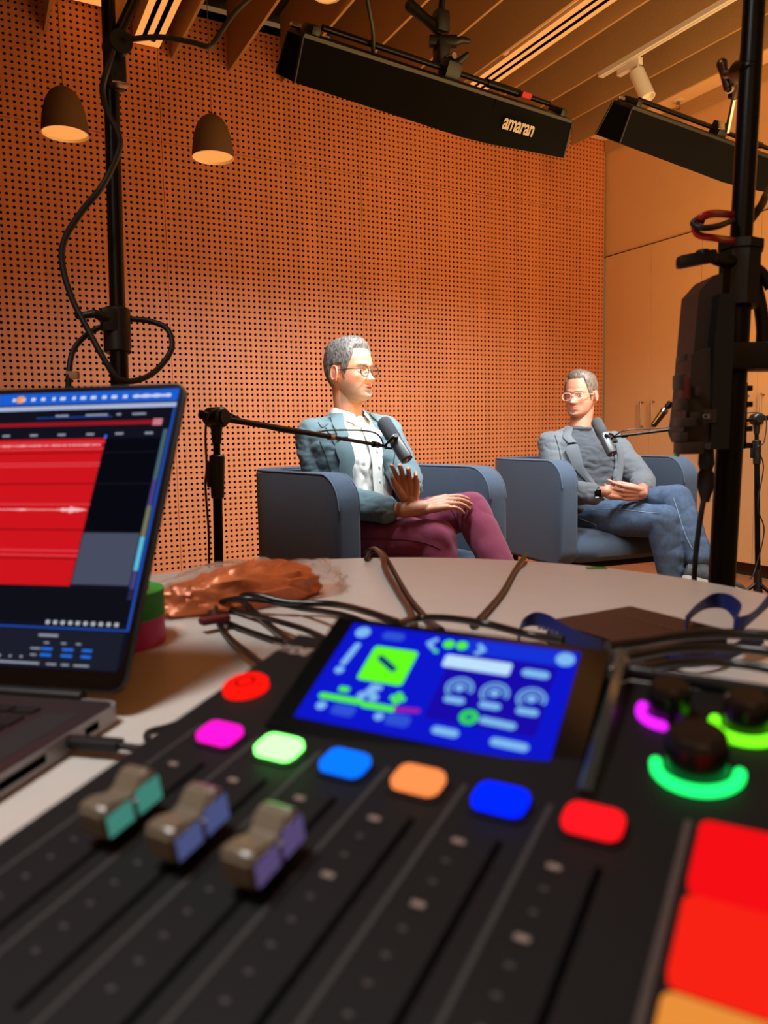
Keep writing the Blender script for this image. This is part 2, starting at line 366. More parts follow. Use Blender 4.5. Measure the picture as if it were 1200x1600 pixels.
# ------------------------------------------------------------------ studio softboxes
M_DIFF = glow('softbox_diffuser', DAY, 6.0)
def softbox(a, b, aim_h, label, emb, tail=0.0, fold=0.026):
    """a, b: lower near edge ends of the skirt; aim_h horizontal aim"""
    a, b = V(a), V(b); L = (b - a).normalized(); ln = (b - a).length
    aim = (aim_h * 0.52 + V((0, 0, -0.85))).normalized(); aim = (aim - L * aim.dot(L)).normalized(); up = L.cross(aim).normalized()
    if up.z < 0: up = -up
    # near lower edge is the -up edge of the opening
    W, D_, Wb = 0.13, 0.115, 0.10
    c = (a + b) / 2 + up * W / 2
    t = thing('softbox_light', label, 'studio light', c, group='pair of black strip softboxes')
    def fr(d, w, e): return [c + aim * d + L * sx * (ln / 2 + e) + up * sy * w / 2 for sx, sy in ((-1, -1), (1, -1), (1, 1), (-1, 1))]
    def frn(d, w, e, n=9):   # perimeter with slack between the ribs
        r = []
        q = fr(d, w, e)
        for i in range(4):
            for k in range(n): r.append(q[i].lerp(q[(i + 1) % 4], k / n))
        return r
    rings = [frn(-D_ * q, W + (Wb - W) * q, -.006 * q) for q in (0, .35, .7, 1)]
    for i, rg in enumerate(rings):
        sag = (1, .65, .3, 0)[i] * fold
        for k in range(9):
            f = k / 9; f = f / .6 if f < .6 else (1 - f) / .4; rg[k] += V((0, 0, -1)) * sag * f - up * sag * f * .25
    s = B().loft(rings, capends=False); bmesh.ops.solidify(s.b, geom=s.b.faces, thickness=0.003)
    obj('cloth_skirt', s, M_CLOTHBLK, t)
    e = 0.02
    obj('diffuser', B().loft([fr(-0.030, W * .84, -0.016), fr(-0.032, W * .84, -0.016)]), M_DIFF, t)
    hc = c - aim * (D_ + 0.02)
    lm_ = area('tube_lamp', c - aim * .012, c + aim, ln - .06, W * .8, 27.5, DAY, 112)
    lm_.matrix_basis = frame(c - aim * .012, L, -up if L.cross(-up).dot(-aim) > 0 else up, -aim); lm_.parent = None
    obj('lamp_housing', B().loft([fr(-D_ + .002, Wb, -.006), fr(-D_ - .010, Wb, -.01), fr(-D_ - .016, Wb * .6, -.03)]), M_BLACK, t)
    for i in range(4):
        obj('edge_rod', B().cyl(fr(0, W, 0)[i], fr(-D_, Wb, -.006)[i], 0.004, seg=10), M_BLACK, t)
    md = 0.30 * ln / 2
    for sx in (-1, 1):
        q = hc + L * sx * (ln / 2 - .05); obj('end_cap', B().box((0, 0, 0), (0.03, 0.08, 0.035), M=frame(q, L, up, aim), bev=0.012), M_BLACK, t)
    obj('tube_rail', B().cyl(hc - L * (ln / 2 - .09) - aim * .016 + up * .01, hc + L * (ln / 2 - .09) - aim * .016 + up * .01, 0.009).cyl(hc + L * md - aim * .016 + up * .01, hc + L * (md + .15) - aim * .016 + up * .01, 0.013), M_BLACKM, t)
    obj('mount_clamp', B().box((0, 0, 0), (0.06, 0.05, 0.05), M=frame(hc - aim * .02 + L * .0, L, up, aim), bev=0.006), M_BLACK, t)
    sb = B().tube([c + L * md + up * sy * .11 - aim * (0.0 if True else 0) for sy in (-1, 1)], 0.002)
    seam = B(); q0 = c + L * (ln * .16); seam.cyl(q0 - up * W / 2, q0 - up * Wb / 2 - aim * D_, 0.0045, seg=8)
    obj('skirt_seam', seam, M_CLOTHBLK, t)
    sb.b.free()
    obj('metal_clip', B().box(tuple(c - L * (ln / 2 - .01) + up * .02 - aim * (D_ + .02)), (0.03, 0.012, 0.012), bev=0.002), M_CHROME, t)
    obj('red_strap', B().box((0, 0, 0), (0.045, 0.012, 0.02), M=frame(hc + L * ln * .30 - aim * .018 - up * .01, L, up, aim), bev=0.004), mat('red_strap', (170, 20, 24), 0.6), t) if tail else None
    return t, c, L, up, aim, hc, W, D_, Wb, ln
z1 = P(460, 129, 2.18)
dirL = HD(0.82, 0.57)
s1a = z1; s1b = s1a + dirL * 1.13
n1 = HD(-0.57, 0.82)
T1 = softbox(s1a, s1b, n1, 'long black softbox over the table, white word on its cloth', None, 1)
# the word on the near cloth side
def text_obj(body, size, M, mt, parent, name='lettering', bold=0.0, shear=0.0, space=1.0, depth=0.0006):
    c = bpy.data.curves.new('txt', 'FONT'); c.body = body; c.size = size; c.align_x = 'CENTER'; c.align_y = 'CENTER'; c.extrude = depth; c.offset = bold; c.shear = shear; c.space_character = space
    o = bpy.data.objects.new('txt', c); COL.objects.link(o)
    dg = bpy.context.evaluated_depsgraph_get(); me = bpy.data.meshes.new_from_object(o.evaluated_get(dg)); bpy.data.objects.remove(o)
    me.transform(MW(parent).inverted() @ M); return link(name, me, mt, parent, smooth=False)
(t1, c1, L1, up1, aim1, hc1, W1, D1, Wb1, ln1) = T1
pa = c1 - up1 * W1 / 2; pb = c1 - up1 * Wb1 / 2 - aim1 * D1          # near panel lower and upper edge
pv = (pb - pa).normalized(); pn = L1.cross(pv).normalized()
if pn.dot(V((0, 0, H)) - pa) < 0: pn = -pn
wc = pa.lerp(pb, 0.50) + L1 * (ln1 * 0.262) + pn * 0.017
text_obj('amaran', 0.054, frame(wc, L1, pv, pn) @ Matrix.Diagonal((1, 1.3, 1, 1)), mat('print_white', (165, 152, 138), 0.8), t1, bold=0.0010, shear=0.18, space=0.92)
s2a = P(968, 224, 2.78); s2b = s2a + HD(0.82, 0.57) * 1.2
T2 = softbox(s2a, s2b, HD(-0.5, 0.86), 'black softbox hanging at the right behind the tripod pole', None, 0)

# ------------------------------------------------------------------ light stands
def vtube(p0, p1, r): return B().cyl(p0, p1, r, seg=28)
# left stand, its floor end is hidden behind the laptop
pl = P(185, 560, 1.5); plt = P(166, 0, 1.52)
dv = (plt - pl).normalized(); base = pl - dv * ((pl.z) / dv.z)
ls = thing('light_stand', 'black light stand rising behind the laptop screen', 'light stand', (base.x, base.y, 0))
obj('lower_tube', vtube(base + V((0, 0, .12)), P(184, 490, 1.5), 0.0175), M_BLACKM, ls)
obj('upper_tube', vtube(P(184, 500, 1.5), P(172, 60, 1.52), 0.0150), M_BLACKM, ls)
obj('top_tube', vtube(P(172, 100, 1.52), P(166, -90, 1.53), 0.0135), M_BLACKM, ls)
obj('collar', B().cyl(P(184, 552, 1.5), P(182, 482, 1.5), 0.026, seg=28, bev=0.003).box(tuple(P(170, 500, 1.48)), (0.03, 0.03, 0.045), bev=0.005), M_BLACK, ls)
obj('clamp_lever', B().chain([P(165, 497, 1.47), P(148, 490, 1.45), P(122, 494, 1.44)], [0.011, 0.008, 0.006]), M_BLACK, ls)
for k in range(3):
    a = R(120 * k + 20); f = V((base.x + .42 * math.cos(a), base.y + .42 * math.sin(a), 0.012))
    lg = obj('leg', B().cyl((base.x, base.y, .30), f, 0.011, seg=14), M_BLACKM, ls)
    obj('foot', B().sph(f + V((0, 0, 0)), (0.016, 0.016, 0.012)), M_RUBBER, lg)
hub = P(178, 95, 1.50)
obj('boom_pivot', B().box(tuple(P(181, 100, 1.5)), (0.035, 0.035, 0.09), bev=0.006).cyl(P(176, 78, 1.5), P(190, 64, 1.46), 0.022, seg=20).box(tuple(P(184, 128, 1.47)), (0.03, 0.03, 0.03), bev=0.008), M_BLACK, ls)
obj('pivot_plate', B().box(tuple(P(187, 132, 1.45)), (0.03, 0.02, 0.004), bev=0.001), M_CHROME, ls)
# boom arm that carries the front softbox from above the frame
mc = hc1 - aim1 * 0.06
obj('boom_arm', B().chain([P(178, 68, 1.5), P(330, -260, 1.9), mc + V((0, 0, .40))], [0.011, 0.011, 0.011]), M_BLACKM, ls)
fx = thing('mounting_bracket', 'black jointed clamp and steel spigot above the front softbox', 'bracket', mc)
pmt = P(690, 95, 2.50)
obj('spigot', B().cyl(mc, pmt, 0.0095, seg=16), M_CHROME, fx)
j = B(); j.box(tuple(pmt + V((0, 0, .02))), (0.045, 0.045, 0.08), bev=0.008); j.cyl(pmt + V((0, 0, .06)) - rx * .04, pmt + V((0, 0, .06)) + rx * .05, 0.02); j.box(tuple(pmt + V((0, 0, .12))), (0.05, 0.04, 0.07), bev=0.01)
j.chain([pmt + rx * .02 + V((0, 0, -.015)), pmt + rx * .055 + V((0, 0, -.005)), pmt + rx * .085 + V((0, 0, .02))], [0.013, 0.012, 0.008])
j.chain([pmt + rx * .02 + V((0, 0, .05)), pmt + rx * .065 + V((0, 0, .065)), pmt + rx * .09 + V((0, 0, .062))], [0.014, 0.012, 0.008])
j.chain([pmt - rx * .01 + V((0, 0, .10)), pmt - rx * .05 + V((0, 0, .13)), pmt - rx * .10 + V((0, 0, .17))], [0.02, 0.016, 0.02])
obj('joint', j, M_BLACK, fx)
obj('boom_rod', B().cyl(pmt + V((0, 0, .15)), mc + V((0, 0, .46)), 0.012), M_BLACKM, fx)
# right stand
prt = P(1128, 905, 1.10); pru = P(1179, 0, 1.06); dv2 = (pru - prt).normalized(); base2 = prt - dv2 * (prt.z / dv2.z)
rs = thing('light_stand', 'thick black light stand with clamps at the right edge', 'light stand', (base2.x, base2.y, 0))
up_ = lambda z: prt + dv2 * ((z - prt.z) / dv2.z)
zc1, zc2 = P(1150, 480, 1.08).z, P(1155, 378, 1.07).z
obj('lower_tube', vtube(up_(0.1), up_(zc1 + .01), 0.0185), M_BLACKM, rs)
obj('upper_tube', vtube(up_(zc1 - .02), up_(H + .98), 0.0150), M_BLACKM, rs)
obj('collar', B().cyl(up_(zc1), up_(zc2), 0.029, seg=8, bev=0.004).cyl(up_(zc2 - .012), up_(zc2), 0.032, seg=8).cyl(up_(zc1), up_(zc1 + .01), 0.031, seg=8), M_BLACK, rs)
obj('clamp_knob', B().chain([up_(zc2 - .03), P(1118, 405, 1.04)], [0.012, 0.008]).box((0, 0, 0), (0.055, 0.016, 0.018), M=frame(P(1088, 405, 1.04), (rx * .97 + V((0, 0, .18))).normalized(), V((-rx.y, rx.x, 0)).normalized(), V((0, 0, 1))), bev=0.006).cyl(P(1098, 392, 1.04), P(1098, 400, 1.04), 0.009), M_BLACK, rs)
for k in range(3):
    a = R(120 * k + 60); f = V((base2.x + .45 * math.cos(a), base2.y + .45 * math.sin(a), 0.012))
    lg = obj('leg', B().cyl((base2.x, base2.y, .25), f, 0.012, seg=14), M_BLACKM, rs)
    obj('foot', B().sph(f, (0.016, 0.016, 0.012)), M_RUBBER, lg)
obj('taped_label', B().box((0, 0, 0), (0.019, 0.004, 0.020), M=frame(P(1118, 592, 1.075), rx, V((-rx.y, rx.x, 0)).normalized(), V((0, 0, 1)))), mat('masking_tape', (190, 160, 120), 0.8), rs)
# cross bracket on the pole and device hanging from it
obj('cross_bracket', B().box((0, 0, 0), (0.12, 0.05, 0.038), M=frame(P(1172, 558, 1.07), rx, V((-rx.y, rx.x, 0)).normalized(), V((0, 0, 1))), bev=0.005), M_BLACK, rs)
wn = thing('wing_clamp', 'shiny wing-nut clamp beside the pole above the right softbox', 'clamp', P(1140, 120, 1.25))
obj('wing', B().chain([P(1128, 100, 1.13), P(1132, 117, 1.13), P(1139, 137, 1.13)], [0.008, 0.006, 0.008]).chain([P(1133, 117, 1.13), P(1170, 112, 1.08)], [0.007, 0.009]), mat('worn_metal', (120, 105, 95), 0.25, 1.0), wn)
obj('clamp_arm', B().chain([P(1172, 108, 1.065), P(1156, 112, 1.10)], [0.016, 0.016]), M_BLACKM, wn)
sg = thing('softbox_bracket', 'steel spigot holding the right softbox', 'bracket', T2[5])
mc2 = P(1137, 205, 3.05)
obj('spigot', B().cyl(mc2, P(1148, 150, 2.9), 0.011), M_CHROME, sg)
obj('boom_rod', B().cyl(P(1148, 152, 2.9), P(1172, 60, 1.12), 0.0105).box(tuple(P(1149, 140, 2.8)), (0.04, 0.04, 0.06), bev=0.008), M_BLACKM, sg)
obj('bright_plate', B().box(tuple(P(1127, 196, 2.95)), (0.035, 0.006, 0.03), bev=0.002), M_CHROME, sg)

# controller / battery unit hanging beside the pole
M_DEV = mat('dark_device', (46, 34, 28), 0.5); M_DEV2 = mat('device_black', (12, 11, 11), 0.5)
XA = V((rx.x, rx.y, 0)).normalized(); YA = V((-XA.y, XA.x, 0)); ZA = V((0, 0, 1))
def DF(px, py, d): return frame(P(px, py, d), XA, YA, ZA)
k_ = 1.04 / F
dv_ = thing('camera_rig', 'dark battery and controller unit clamped beside the right pole', 'camera rig', P(1100, 560, 1.04))
def pxpoly(pts, cx, cy): return [((x - cx) * k_, -(y - cy) * k_) for x, y in pts]
MX = lambda px, py, d: frame(P(px, py, d), XA, ZA, -YA)
b = B().prism(pxpoly([(1077, 463), (1098, 440), (1112, 436), (1112, 600), (1068, 600), (1072, 530)], 1090, 520), -0.03, 0.03, MX(1090, 520, 1.04), bev=0.0)
obj('battery_shell', b, M_DEV, dv_)
b = B().prism(pxpoly([(1104, 470), (1128, 470), (1124, 700), (1096, 700), (1098, 540)], 1112, 590), -0.025, 0.035, MX(1112, 590, 1.03))
obj('mounting_plate', b, M_DEV2, dv_)
b = B().prism(pxpoly([(1068, 558), (1096, 548), (1100, 690), (1064, 690), (1058, 676), (1062, 640), (1066, 600)], 1080, 620), -0.03, 0.025, MX(1080, 620, 1.03))
obj('controller_body', b, M_DEV, dv_)
b = B()
for (x, y, w_, h_) in ((1061, 597, 8, 22), (1065, 560, 5, 10), (1062, 632, 7, 18), (1070, 660, 22, 14), (1080, 650, 12, 10), (1085, 612, 10, 14), (1062, 683, 12, 14), (1076, 700, 34, 18)):
    b.box((0, 0, 0), (w_ * k_, 0.03, h_ * k_), M=DF(x, y, 1.01), bev=0.0015)
obj('buttons_and_ports', b, M_DEV, dv_)
obj('red_panel', B().box((0, 0, 0), (9 * k_, 0.02, 34 * k_), M=DF(1069, 607, 1.005), bev=0.002), mat('dark_red', (90, 22, 16), 0.5), dv_)
b = B()
for y in (607, 632, 670, 696): b.box((0, 0, 0), (12 * k_, 0.02, 9 * k_), M=DF(1166, y, 1.12), bev=0.001)
b.box((0, 0, 0), (8 * k_, 0.02, 110 * k_), M=DF(1159, 650, 1.12), bev=0.001)
obj('rear_teeth', b, M_DEV2, dv_)
obj('green_tape_tab', B().box((0, 0, 0), (8 * k_, 0.004, 8 * k_), M=DF(1058, 709, 1.02) @ Matrix.Rotation(0.4, 4, 'Y'), bev=0.001), mat('green_tape', (60, 200, 60), 0.7), dv_)
text_obj('CE', 0.0085, frame(P(1104, 651, 0.998), XA, ZA, -YA), mat('print_grey', (120, 110, 105), 0.7), dv_, 'lettering', bold=0.0002)
obj('label_plate', B().box((0, 0, 0), (20 * k_, 0.002, 20 * k_), M=DF(1109, 650, 1.0)), M_DEV, dv_)
pcab = thing('power_cable', 'black power plug and cable hanging below the rig', 'cable', P(1103, 740, 1.03))
b = B().lathe([(0, 0), (0.0095, 0.0), (0.0105, 0.02), (0.008, 0.028), (0.0108, 0.034), (0.0112, 0.052), (0.007, 0.064), (0.0055, 0.072), (0, 0.072)], 20, axis(P(1104, 702, 1.03), P(1102, 775, 1.03)))
obj('plug', b, M_RUBBER, pcab)
obj('cord', B().tube([P(1102, 768, 1.03), P(1096, 800, 1.03), P(1089, 850, 1.04), P(1085, 900, 1.05), P(1083, 1000, 1.1), P(1083, 1000, 1.1) - V((0, 0, .3)), V((P(1083, 1000, 1.1).x, P(1083, 1000, 1.1).y, .02)) + XA * .05, V((P(1083, 1000, 1.1).x, P(1083, 1000, 1.1).y, .006)) + XA * .3], 0.0037), M_RUBBER, pcab)
# coiled black sleeve right of the pole
tag(obj('coiled_cable', B().tube([P(1172, 345, 1.11), P(1190, 320, 1.13), P(1200, 300, 1.2), P(1230, 250, 1.6), P(1250, 232, 2.4), P(1215, 228, 3.3)], 0.006), M_RUBBER), 'short dark cable right of the pole under the right softbox', 'cable')
co = B(); pts = catmull([P(1176, 415, 1.09), P(1192, 428, 1.09), P(1204, 450, 1.09)], 6) ; co.tube(pts, 0.0075)
pts = catmull([P(1180, 445, 1.1), P(1188, 480, 1.1), P(1192, 520, 1.1), P(1188, 560, 1.1)], 8); co.tube(pts, 0.0082)
for i in range(0, len(pts)): co.sph(pts[i], 0.0094, seg=10)
tag(obj('ribbed_cable', co, M_RUBBER), 'ribbed black cable sleeve curling right of the pole collar', 'cable')
# red strap loop on the pole
rd = thing('carabiner_strap', 'red loop strap hooked on the pole above the collar', 'strap', P(1112, 352, 1.04))
obj('loop', B().tube([P(1150, 336, 1.08), P(1112, 334, 1.0), P(1088, 346, 1.0), P(1090, 366, 1.0), P(1118, 372, 1.0), P(1150, 376, 1.06)], 0.006, flat=(0.0052, 0.0025), seg=12), mat('red_loop', (170, 22, 22), 0.35), rd)
obj('black_hook', B().tube([P(1146, 344, 1.06), P(1120, 354, 1.0), P(1096, 356, 0.99), P(1083, 350, 1.0), P(1088, 344, 1.0), P(1100, 346, 1.0)], 0.004), M_RUBBER, rd)
# stand cables, left
lc = B().tube([P(196, 62, 1.46), P(250, 58, 1.46), P(300, 66, 1.47), P(328, 72, 1.48), P(345, 50, 1.5), P(368, 18, 1.52), P(400, -12, 1.55)], 0.0052)
tag(obj('power_cable', lc, M_RUBBER), 'black cable arching from the left stand across the ceiling light', 'cable')
lc = B().tube([P(176, 80, 1.44), P(168, 105, 1.42), P(160, 140, 1.43), P(168, 175, 1.44), P(186, 212, 1.44), P(184, 240, 1.44), P(160, 290, 1.42), P(128, 330, 1.42), P(102, 372, 1.42), P(97, 410, 1.42), P(112, 465, 1.42), P(140, 520, 1.42), P(165, 565, 1.42), P(185, 592, 1.43), P(215, 594, 1.46), P(245, 578, 1.5), P(268, 545, 1.53), P(262, 515, 1.54), P(235, 502, 1.54), P(200, 498, 1.53)], 0.0058, n=10)
tag(obj('power_cable', lc, M_RUBBER), 'thick black cable looping down around the left stand', 'cable')
pc3 = thing('labelled_cable', 'black cable with paper tag left of the pole collar', 'cable', P(115, 560, 1.45))
obj('cord', B().tube([P(172, 505, 1.52), P(140, 520, 1.5), P(116, 545, 1.47), P(108, 580, 1.45), P(107, 640, 1.45), P(108, 720, 1.45)], 0.0055), M_RUBBER, pc3)
obj('paper_tag', B().box((0, 0, 0), (0.021, 0.012, 0.014), M=DF(114, 586, 1.45), bev=0.001), mat('paper_tag', (180, 140, 105), 0.8), pc3)
tag(obj('power_cable', B().tube([P(571, -20, 2.15), P(578, 20, 2.2), P(583, 50, 2.25), P(583, 82, 2.3)], 0.0065), M_RUBBER), 'black cable dropping from above into the front softbox', 'cable')

# ------------------------------------------------------------------ laptop
LB = V((0.0774, 0.5274, 0.754)); ya = R(-41.31); ti = R(27.53)
ls_ = V((math.cos(ya), math.sin(ya), 0)); lb_ = V((-math.sin(ya), math.cos(ya), 0)); lu_ = V((0, 0, math.cos(ti))) + lb_ * math.sin(ti); ln_ = ls_.cross(lu_)
LW, LH = 0.356, 0.248
M_ALU = mat('grey_aluminium', (150, 147, 150), 0.4, 0.5)
M_DECK = mat('dark_keyboard_deck', (40, 24, 24), 0.5)
lap = thing('laptop', 'open laptop with red audio tracks on its screen', 'laptop', LB)
ML = frame(LB, -ls_, lu_, -ln_)                 # s to the left, t up the lid, n towards the back
if ML.determinant() < 0: ML = frame(LB, -ls_, lu_, ln_)
fr_ = 1 if (ML.col[2].to_3d().dot(V((0, 0, H)) - LB) > 0) else -1     # side of the local z axis that faces the user
lid = obj('lid', B().prism(rrect(0, 0.004, LW, LH + .002, 0.011), -0.0042 if fr_ > 0 else 0.0, 0.0 if fr_ > 0 else 0.0042, ML), mat('lid_aluminium', (34, 32, 34), .45, .4), lap)
zf = lambda k: fr_ * k * 0.0003
def rect_on(M, z, x0, y0, x1, y1, r=0.0, th=0.0002, n=3):
    pts = rrect(x0, y0, x1, y1, r, n) if r else [(x0, y0), (x1, y0), (x1, y1), (x0, y1)]
    return pts, min(z, z + fr_ * th) if th else z, max(z, z + fr_ * th)
def lay(b, z, x0, y0, x1, y1, r=0.0):
    b.prism(rrect(x0, y0, x1, y1, r, 3) if r else [(x0, y0), (x1, y0), (x1, y1), (x0, y1)], min(z, z + fr_ * .0001), max(z, z + fr_ * .0001), ML); return b
obj('bezel', lay(B(), zf(1), .001, .006, LW - .001, LH + .001, .010), mat('bezel_black', (6, 6, 7), 0.2), lid)
E_ = 1.0
disp = obj('display', lay(B(), zf(2), .0045, .018, LW - .0045, .2455, .006), glow('screen_navy', (17, 18, 30), E_), lid)
def scr(name, col, rects, z, st=1.0, r=0.0):
    b = B()
    for q in rects: lay(b, zf(z), *[k / 1000 for k in q], r)
    obj(name, b, glow('screen_' + name, col, st), disp, smooth=False)
scr('menu_bar', (28, 92, 205), [(5, 233.5, 351, 244.5)], 3)
scr('toolbar', (170, 180, 215), [(5, 228, 351, 232)], 3)
scr('window_edge', (35, 75, 175), [(4.8, 48, 6.8, 227), (5, 47, 351, 48.2), (60, 220.5, 130, 221.2)], 3)
random.seed(3)
scr('menu_icons', (205, 215, 240), [(12 + 9.5 * i, 237, 12 + 9.5 * i + random.choice((3, 4, 5)), 240) for i in range(16)] + [(11, 237.4, 45, 239.4)], 4)
scr('orange_icon', (240, 150, 60), [(146, 235.5, 154, 242)], 4, r=0.003)
scr('title_text', (150, 155, 170), [(30, 221.5, 42, 223), (52, 221.5, 56, 223), (64, 221.5, 84, 223), (100, 221.5, 112, 223)] + [(20 + 26 * i, 204, 27 + 26 * i, 205.6) for i in range(10)], 4)
scr('overview_bar', (150, 22, 32), [(22, 213, 345, 216.5)], 3)
scr('overview_thumb', (200, 120, 130), [(14, 211.5, 22, 217.5)], 4)
scr('track_red', (205, 20, 28), [(61, 79, 345, 201)], 3, 1.0)
scr('track_dark_lines', (120, 8, 14), [(60, t, 345, t + .9) for t in (188, 161, 122.5, 99.5)], 4)
scr('track_light_lines', (232, 90, 100), [(60, t, 345, t + .5) for t in (176.5, 179, 143.8, 106, 102, 191.5, 197.5)], 4)
b = B(); random.seed(11)
for i in range(180):
    s0 = 62 + i * 1.5; e = 0.25 + 2.6 * max(0, math.sin(i * .19) * math.sin(i * .047 + 1)) ** 1.3 * random.uniform(.3, 1)
    lay(b, zf(5), s0 / 1000, (139.3 - e) / 1000, (s0 + 1.2) / 1000, (139.3 + e) / 1000)
for i in range(150):
    s0 = 64 + i * 1.8; e = 0.2 + .7 * random.random()
    lay(b, zf(5), s0 / 1000, (195 - e) / 1000, (s0 + 1.0) / 1000, (195 + e) / 1000)
obj('waveform', b, glow('screen_wave', (250, 200, 205), 1.0), disp, smooth=False)
scr('empty_tracks', (8, 8, 16), [(12.5, 122, 60, 201)], 3)
scr('empty_track_lines', (22, 23, 34), [(12.5, t, 60, t + .8) for t in (161, 188)], 4)
scr('selected_track', (72, 76, 96), [(12.5, 80.5, 60, 121)], 3)
scr('strip_teal', (70, 100, 110), [(8, 165, 11.5, 208)], 3)
scr('strip_purple', (70, 66, 130), [(8, 143, 11.5, 165), (8, 70, 11.5, 92)], 3)
scr('strip_olive', (115, 120, 90), [(8, 118, 11.5, 143)], 3)
scr('strip_cyan', (90, 190, 225), [(8, 92, 11.5, 118)], 3)
scr('playhead', (45, 110, 240), [(60, 201, 62, 204)], 4)
scr('lower_panel', (27, 29, 42), [(8, 19, 351, 46)], 3)
scr('timeline_footer', (15, 15, 24), [(8, 52, 351, 78)], 3)
scr('tool_icons', (185, 190, 200), [(14 + 6.2 * i, 50.2, 17 + 6.2 * i, 52.8) for i in range(10)], 4)
scr('status_text', (150, 156, 170), [(60, 41, 76, 42.6), (40, 36, 44, 37), (52, 36, 56, 37), (66, 36, 70, 37), (72, 31.5, 80, 32.6), (74, 27, 79, 28)] + [(30, 20.8, 42, 22), (46, 20.8, 52, 22), (56, 20.8, 64, 22), (70, 20.8, 105, 22.2)] + [(85 + 9 * i, 25, 87 + 9 * i, 26.4) for i in range(4)], 4)
scr('time_fields', (35, 110, 225), [(30, 31.2, 38, 33), (45, 31.2, 54, 33), (62, 31.2, 71, 33), (30, 26.8, 38, 28.6), (45, 26.8, 54, 28.6), (62, 26.8, 71, 28.6)], 4)
# base
MB_ = frame(V((LB.x, LB.y, TZ)), -ls_, -lb_, V((0, 0, 1)))
if MB_.determinant() < 0: pass
bs = B(); t_ = rrect(0, 0.0, LW, LH, 0.010)
obj('base', bs.prism(t_, 0.0008, 0.0135, MB_), M_ALU, lap)
obj('keyboard_deck', B().prism(rrect(0.001, 0.004, LW - .001, LH - .001, 0.009), 0.0134, 0.0139, MB_), M_DECK, lap)
kb = B()
for r in range(6):
    for c in range(14): kb.box((0.052 + c * 0.0187, 0.030 + r * 0.0187, 0.0146), (0.016, 0.016 if r else .010, 0.0014), M=MB_)
obj('keyboard', kb, mat('key_black', (15, 12, 13), 0.5), lap)
obj('speaker_grille', B().prism([(0.012, .03), (.036, .03), (.036, .14), (.012, .14)], .0139, .0141, MB_), mat('grille_dark', (22, 15, 15), 0.8), lap)
obj('trackpad', B().prism(rrect(.10, .152, .255, .242, .005), .0139, .0142, MB_), mat('trackpad', (48, 34, 34), 0.35), lap)
pt = B()
for y0, y1 in ((.028, .041), (.080, .118)): pt.box((-.0001, (y0 + y1) / 2, .0075), (.0012, y1 - y0, .0045), M=MB_)
obj('port_slots', pt, M_VOID, lap)
obj('hinge', B().cyl(LB + V((0, 0, .0)) - ls_ * .03, LB - ls_ * (LW - .03), 0.0045), M_BLACK, lap)
us = thing('charging_cable', 'black cable plugged into the laptop side, behind the mixer', 'cable', PZ(150, 1140, .75))
pa_ = MB_ @ V((0.001, .056, .0075)); pb_ = pa_ + ls_ * .036
obj('plug', B().box((0, 0, 0), (0.034, 0.011, 0.0065), M=frame((pa_ + pb_) / 2, ls_, lb_, V((0, 0, 1))), bev=0.002), M_RUBBER, us)
obj('cord', B().tube([pb_ - ls_ * .004, pb_ + ls_ * .02, PZ(232, 1145, .746), PZ(300, 1120, .744), PZ(420, 1040, .744)], 0.0023), M_RUBBER, us)

# ------------------------------------------------------------------ audio mixer
MO = V((0.08924939, 0.32509367, H - 0.13441066))
mu, mv, mn = V((.52795721, -.84927097, 0)), V((.83636864, .51993636, .17364818)), V((-.14747436, -.09167881, .98480775))
MM = frame(MO, mu, mv, mn)
mix = thing('audio_mixer', 'black podcast mixer with lit coloured buttons and touch screen', 'audio mixer', M=MM)
M_PANEL = mat('mixer_black', (11, 8, 8), 0.6, bump=0.05, bs=900, spec=0.2)
def q_(u, v, n=0.0): return V((u, v, n)) / 1000
u0, u1, v0, v1 = -37.5, 268, -160, 112
MI = MM.inverted()
bb = B(); top = [q_(u0, v0), q_(u1, v0), q_(u1, v1), q_(u0, v1)]
bot = []
for p in top:
    wp = MM @ p; wp.z = TZ + .003; bot.append(MI @ wp)
t = bmesh.new(); a = [t.verts.new(p) for p in top]; c = [t.verts.new(p) for p in bot]
t.faces.new(a); t.faces.new(c[::-1])
for k in range(4): t.faces.new((a[k], c[k], c[(k + 1) % 4], a[(k + 1) % 4]))
bmesh.ops.recalc_face_normals(t, faces=t.faces)
bmesh.ops.bevel(t, geom=list(t.edges), offset=.004, segments=3, affect='EDGES'); bb.add(t)
obj('body', bb, M_PANEL, mix, local=True)
I4 = Matrix.Identity(4)
for k, (u, v) in enumerate(((-20, -120), (250, -120), (-20, 98), (250, 98))):
    wp = MM @ q_(u, v); ft = B().cyl(MI @ V((wp.x, wp.y, TZ)), MI @ V((wp.x, wp.y, TZ + .006)), .009); obj('foot', ft, M_RUBBER, mix, local=True)
def mm(name, b, m, parent=mix, smooth=True, label=None): return obj(name, b, m, parent, label, local=True, smooth=smooth)
def rp(x0, y0, x1, y1, r, h0, h1, bev=0.0): return B().prism([(a / 1000, b / 1000) for a, b in rrect(x0, y0, x1, y1, r)], h0 / 1000, h1 / 1000, None, bev / 1000)
PIT = 33.4
cols = [((255, 20, 200), 1.3, 'magenta'), ((120, 255, 110), 4.2, 'green'), ((8, 110, 255), 1.4, 'light blue'), ((255, 140, 75), 1.2, 'orange'), ((0, 30, 255), 1.6, 'deep blue'), ((255, 22, 30), 1.25, 'red')]
for k, (c, s, nm) in enumerate(cols):
    cx = k * PIT
    mm('button_surround', rp(cx - 11.5, -8.5, cx + 11.5, 8.5, 5, 0.0, 1.0), M_PANEL)
    mm('channel_button', rp(cx - 10, -7.2, cx + 10, 7.2, 4.5, 0.8, 5.0, bev=1.0), glow('button_' + nm.replace(' ', '_'), c, s), label=f'{nm} lit button')
